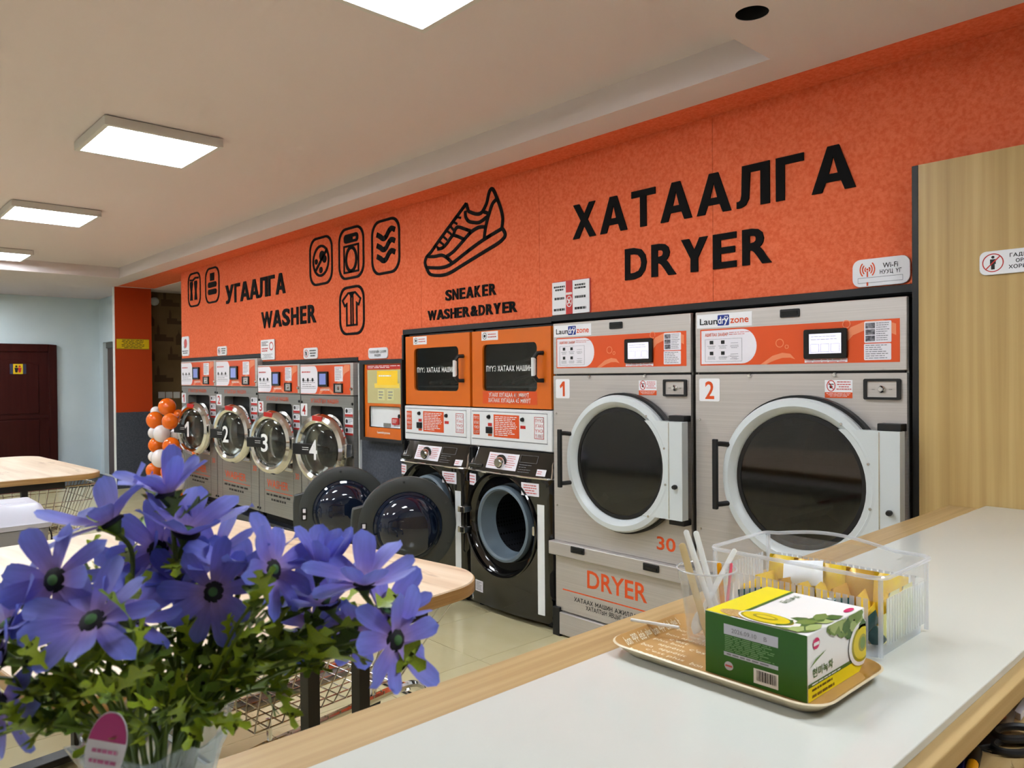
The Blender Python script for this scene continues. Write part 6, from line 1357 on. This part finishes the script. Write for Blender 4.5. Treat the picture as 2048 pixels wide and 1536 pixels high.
FL = [(335, 992, .66, .046, (-.1, .95, .12), 46), (222, 1048, .64, .054, (-.45, .85, .2), 60), (372, 1068, .66, .054, (.3, .9, .2), 58), (318, 1100, .68, .046, (.1, .2, .9), 72), (112, 1160, .58, .044, (-.15, .25, 1), 84),
      (186, 1244, .56, .048, (-.05, .72, .62), 72), (262, 1238, .60, .042, (.55, .75, .35), 64), (428, 1184, .62, .040, (.1, .3, .95), 78), (372, 1172, .66, .046, (-.3, .8, .35), 60), (434, 1112, .69, .042, (-.2, .6, .6), 66), (498, 1155, .66, .056, (-.15, .96, .1), 50),
      (543, 1140, .63, .044, (.85, .3, .4), 72), (640, 1146, .66, .044, (.3, .92, .05), 26), (728, 1168, .63, .050, (.05, .95, .28), 62), (660, 1210, .66, .046, (-.2, .92, .2), 50), (626, 1252, .68, .042, (-.6, .35, .6), 68), (700, 1252, .69, .040, (.2, -.35, .8), 70),
      (790, 1280, .62, .044, (.75, .2, .6), 80), (768, 1226, .66, .046, (.55, .8, .15), 58), (18, 1252, .58, .044, (-.3, .7, .4), 66), (4, 1318, .56, .042, (-.6, .3, .6), 74), (8, 1405, .55, .042, (-.5, -.2, .8), 78), (270, 1138, .68, .044, (-.2, .6, .6), 70), (48, 1205, .64, .040, (-.4, .8, .3), 60)]
for k, a in enumerate(FL): flower(*a[:5], open_=a[5], n=9 if k % 3 else 8, seed=k)
neck = Vector((VX, VY, ZG+.145))
def stem(a, b, r=.0019, bow=.02, name='stem'):
    m_ = a.lerp(b, .5)+Vector((random.uniform(-bow, bow), random.uniform(-bow, bow), random.uniform(0, bow))); P = smooth_pts([a, a.lerp(m_, .5)+(m_-a)*.0, m_, b], 5); MB().tube(P, r, 6).build(name, 'stem', bush); return P
paths = []
for c, nv, u in ends:
    base = Vector((VX+random.uniform(-.012, .012), VY+random.uniform(-.012, .012), ZG+.03)); top = Vector((VX+random.uniform(-.028, .028)*1, VY+random.uniform(-.028, .028), ZG+.155))
    P = smooth_pts([base, top, top.lerp(c, .45)+Vector((0, 0, .012)), c-nv*.022, c], 5); MB().tube(P, [.0022]*(len(P)-1)+[.0026], 6).build('stem', 'stem', bush); paths.append(P)
def leaf_mesh(seed):
    rn = random.Random(seed); pts = [(0, 0)]; lobes = 3
    half = [(0.03, 0), (.05, .2), (.2, .30+rn.uniform(0, .08)), (.26, .38), (.09, .40), (.10, .5), (.27, .66+rn.uniform(0, .06)), (.25, .76), (.09, .66), (.07, .8), (.1, .95), (.0, 1.0)]
    V = []; F_ = []
    for x, y in half:
        for s_ in (-1, 0, 1): V.append((x*s_*(1+rn.uniform(-.1, .1)), y if s_ else y*.98, -.25*y*y+.25*abs(x*s_)))
    for i in range(len(half)-1):
        for j in range(2): a = i*3+j; F_.append((a, a+1, a+4, a+3))
    me = bpy.data.meshes.new('leaf'); me.from_pydata(V, [], F_); me.materials.append(K['leaf' if seed % 3 else 'leaf_dark']); me.polygons.foreach_set('use_smooth', [True]*len(me.polygons)); return me
LM = [leaf_mesh(s) for s in range(6)]
rn = random.Random(5)
def add_leaf(p, d, L, seed):
    o = bpy.data.objects.new('leaf', LM[seed % 6]); COL.objects.link(o); o.parent = bush
    o.matrix_local = Matrix.LocRotScale(p-bush.location, d.to_track_quat('Y', 'Z') @ Euler((rn.uniform(-.4, .4), rn.uniform(-1.2, 1.2), 0)).to_quaternion(), Vector((L*rn.uniform(.8, 1.2), L, L)))
for k in range(120):
    P = paths[k % len(paths)]; i = rn.randrange(int(len(P)*.30), int(len(P)*.82)); p = P[i]
    d = (P[min(i+1, len(P)-1)]-P[i-1]).normalized(); d = (d*.6+Vector((rn.uniform(-1, 1), rn.uniform(-1, 1), rn.uniform(-.3, .7)))).normalized(); add_leaf(p, d, rn.uniform(.03, .055), k)
# leafy side shoots low in the bunch
for k in range(26):
    a = 2*PI*k/26+rn.uniform(-.1, .1); top = Vector((VX+.03*math.cos(a), VY+.03*math.sin(a), ZG+.15)); tip = top+Vector((math.cos(a)*rn.uniform(.03, .11), math.sin(a)*rn.uniform(.03, .11), rn.uniform(.02, .13)))
    P = smooth_pts([Vector((VX, VY, ZG+.05)), top, top.lerp(tip, .6)+Vector((0, 0, .015)), tip], 4); MB().tube(P, .0014, 5).build('stem', 'stem', bush)
    for j in range(4):
        p = P[len(P)-1-j*2]; d = ((tip-top).normalized()+Vector((rn.uniform(-.8, .8), rn.uniform(-.8, .8), rn.uniform(-.4, .6)))).normalized(); add_leaf(p, d, rn.uniform(.022, .04), k+j)
for k, (u, v, dp) in enumerate(((560, 1290, .62), (640, 1325, .63), (470, 1365, .6), (390, 1300, .62), (120, 1340, .56), (60, 1410, .55), (705, 1305, .64), (245, 1330, .58), (560, 1380, .61), (180, 1380, .56), (330, 1380, .6), (480, 1300, .64), (90, 1470, .55), (290, 1300, .6), (430, 1440, .6), (620, 1290, .66))):
    tip = pt(u, v, dp); top = Vector((VX, VY, ZG+.15)); top += (Vector((tip.x, tip.y, top.z))-top).normalized()*.025
    P = smooth_pts([Vector((VX, VY, ZG+.05)), top, top.lerp(tip, .6)+Vector((0, 0, .012)), tip], 5); MB().tube(P, .0016, 5).build('stem', 'stem', bush)
    for j in range(7):
        p = P[len(P)-1-j]; d = ((tip-top).normalized()*.8+Vector((rn.uniform(-1, 1), rn.uniform(-1, 1), rn.uniform(-.5, .8)))).normalized(); add_leaf(p, d, rn.uniform(.026, .046), k+j+1)
# price tag among the stems
c = pt(212, 1496, .535); tx = (CR+CF*.1).normalized(); tu = (CU*.96+CR*.22).normalized(); tn = tx.cross(tu).normalized(); tx = tu.cross(tn)
def tagp(a, b, o=0): return c+tx*a+tu*b-tn*o*(-1)
E2 = [(.0135*math.copysign(abs(math.cos(a))**.9, math.cos(a)), .026*math.sin(a)) for a in [2*PI*k/32 for k in range(32)]]
mb = MB(); mb.v = [tuple(tagp(a, b, .0004)) for a, b in E2]+[tuple(tagp(a, b, -.0004)) for a, b in E2]; mb.f = [tuple(range(32)), tuple(range(63, 31, -1))]+[(i, 32+i, 32+(i+1) % 32, (i+1) % 32) for i in range(32)]
o = mb.build('plant_tag', 'paper'); own(o, 'oval pink and white tag stuck among the flower stems', 'tag')
K['tag_pink'] = mat('tag_pink', (190, 60, 130), .5)
up = [p for p in E2 if p[1] > .003]; up.sort(key=lambda p: math.atan2(p[1]-.003, p[0])); flat('pink_half', MB().add([tuple(tagp(a*.97, b*.98, .0008)) for a, b in up], [tuple(range(len(up)))]), 'tag_pink', o)
flat('printed_text', dash_rows(MB(), (-.010, .010, -.014, .001), 0, 2, .35, 3, True, fn=lambda x, y, z: tuple(tagp(x, z, .0009))), mat('tag_print', (206, 110, 160), .5), o)
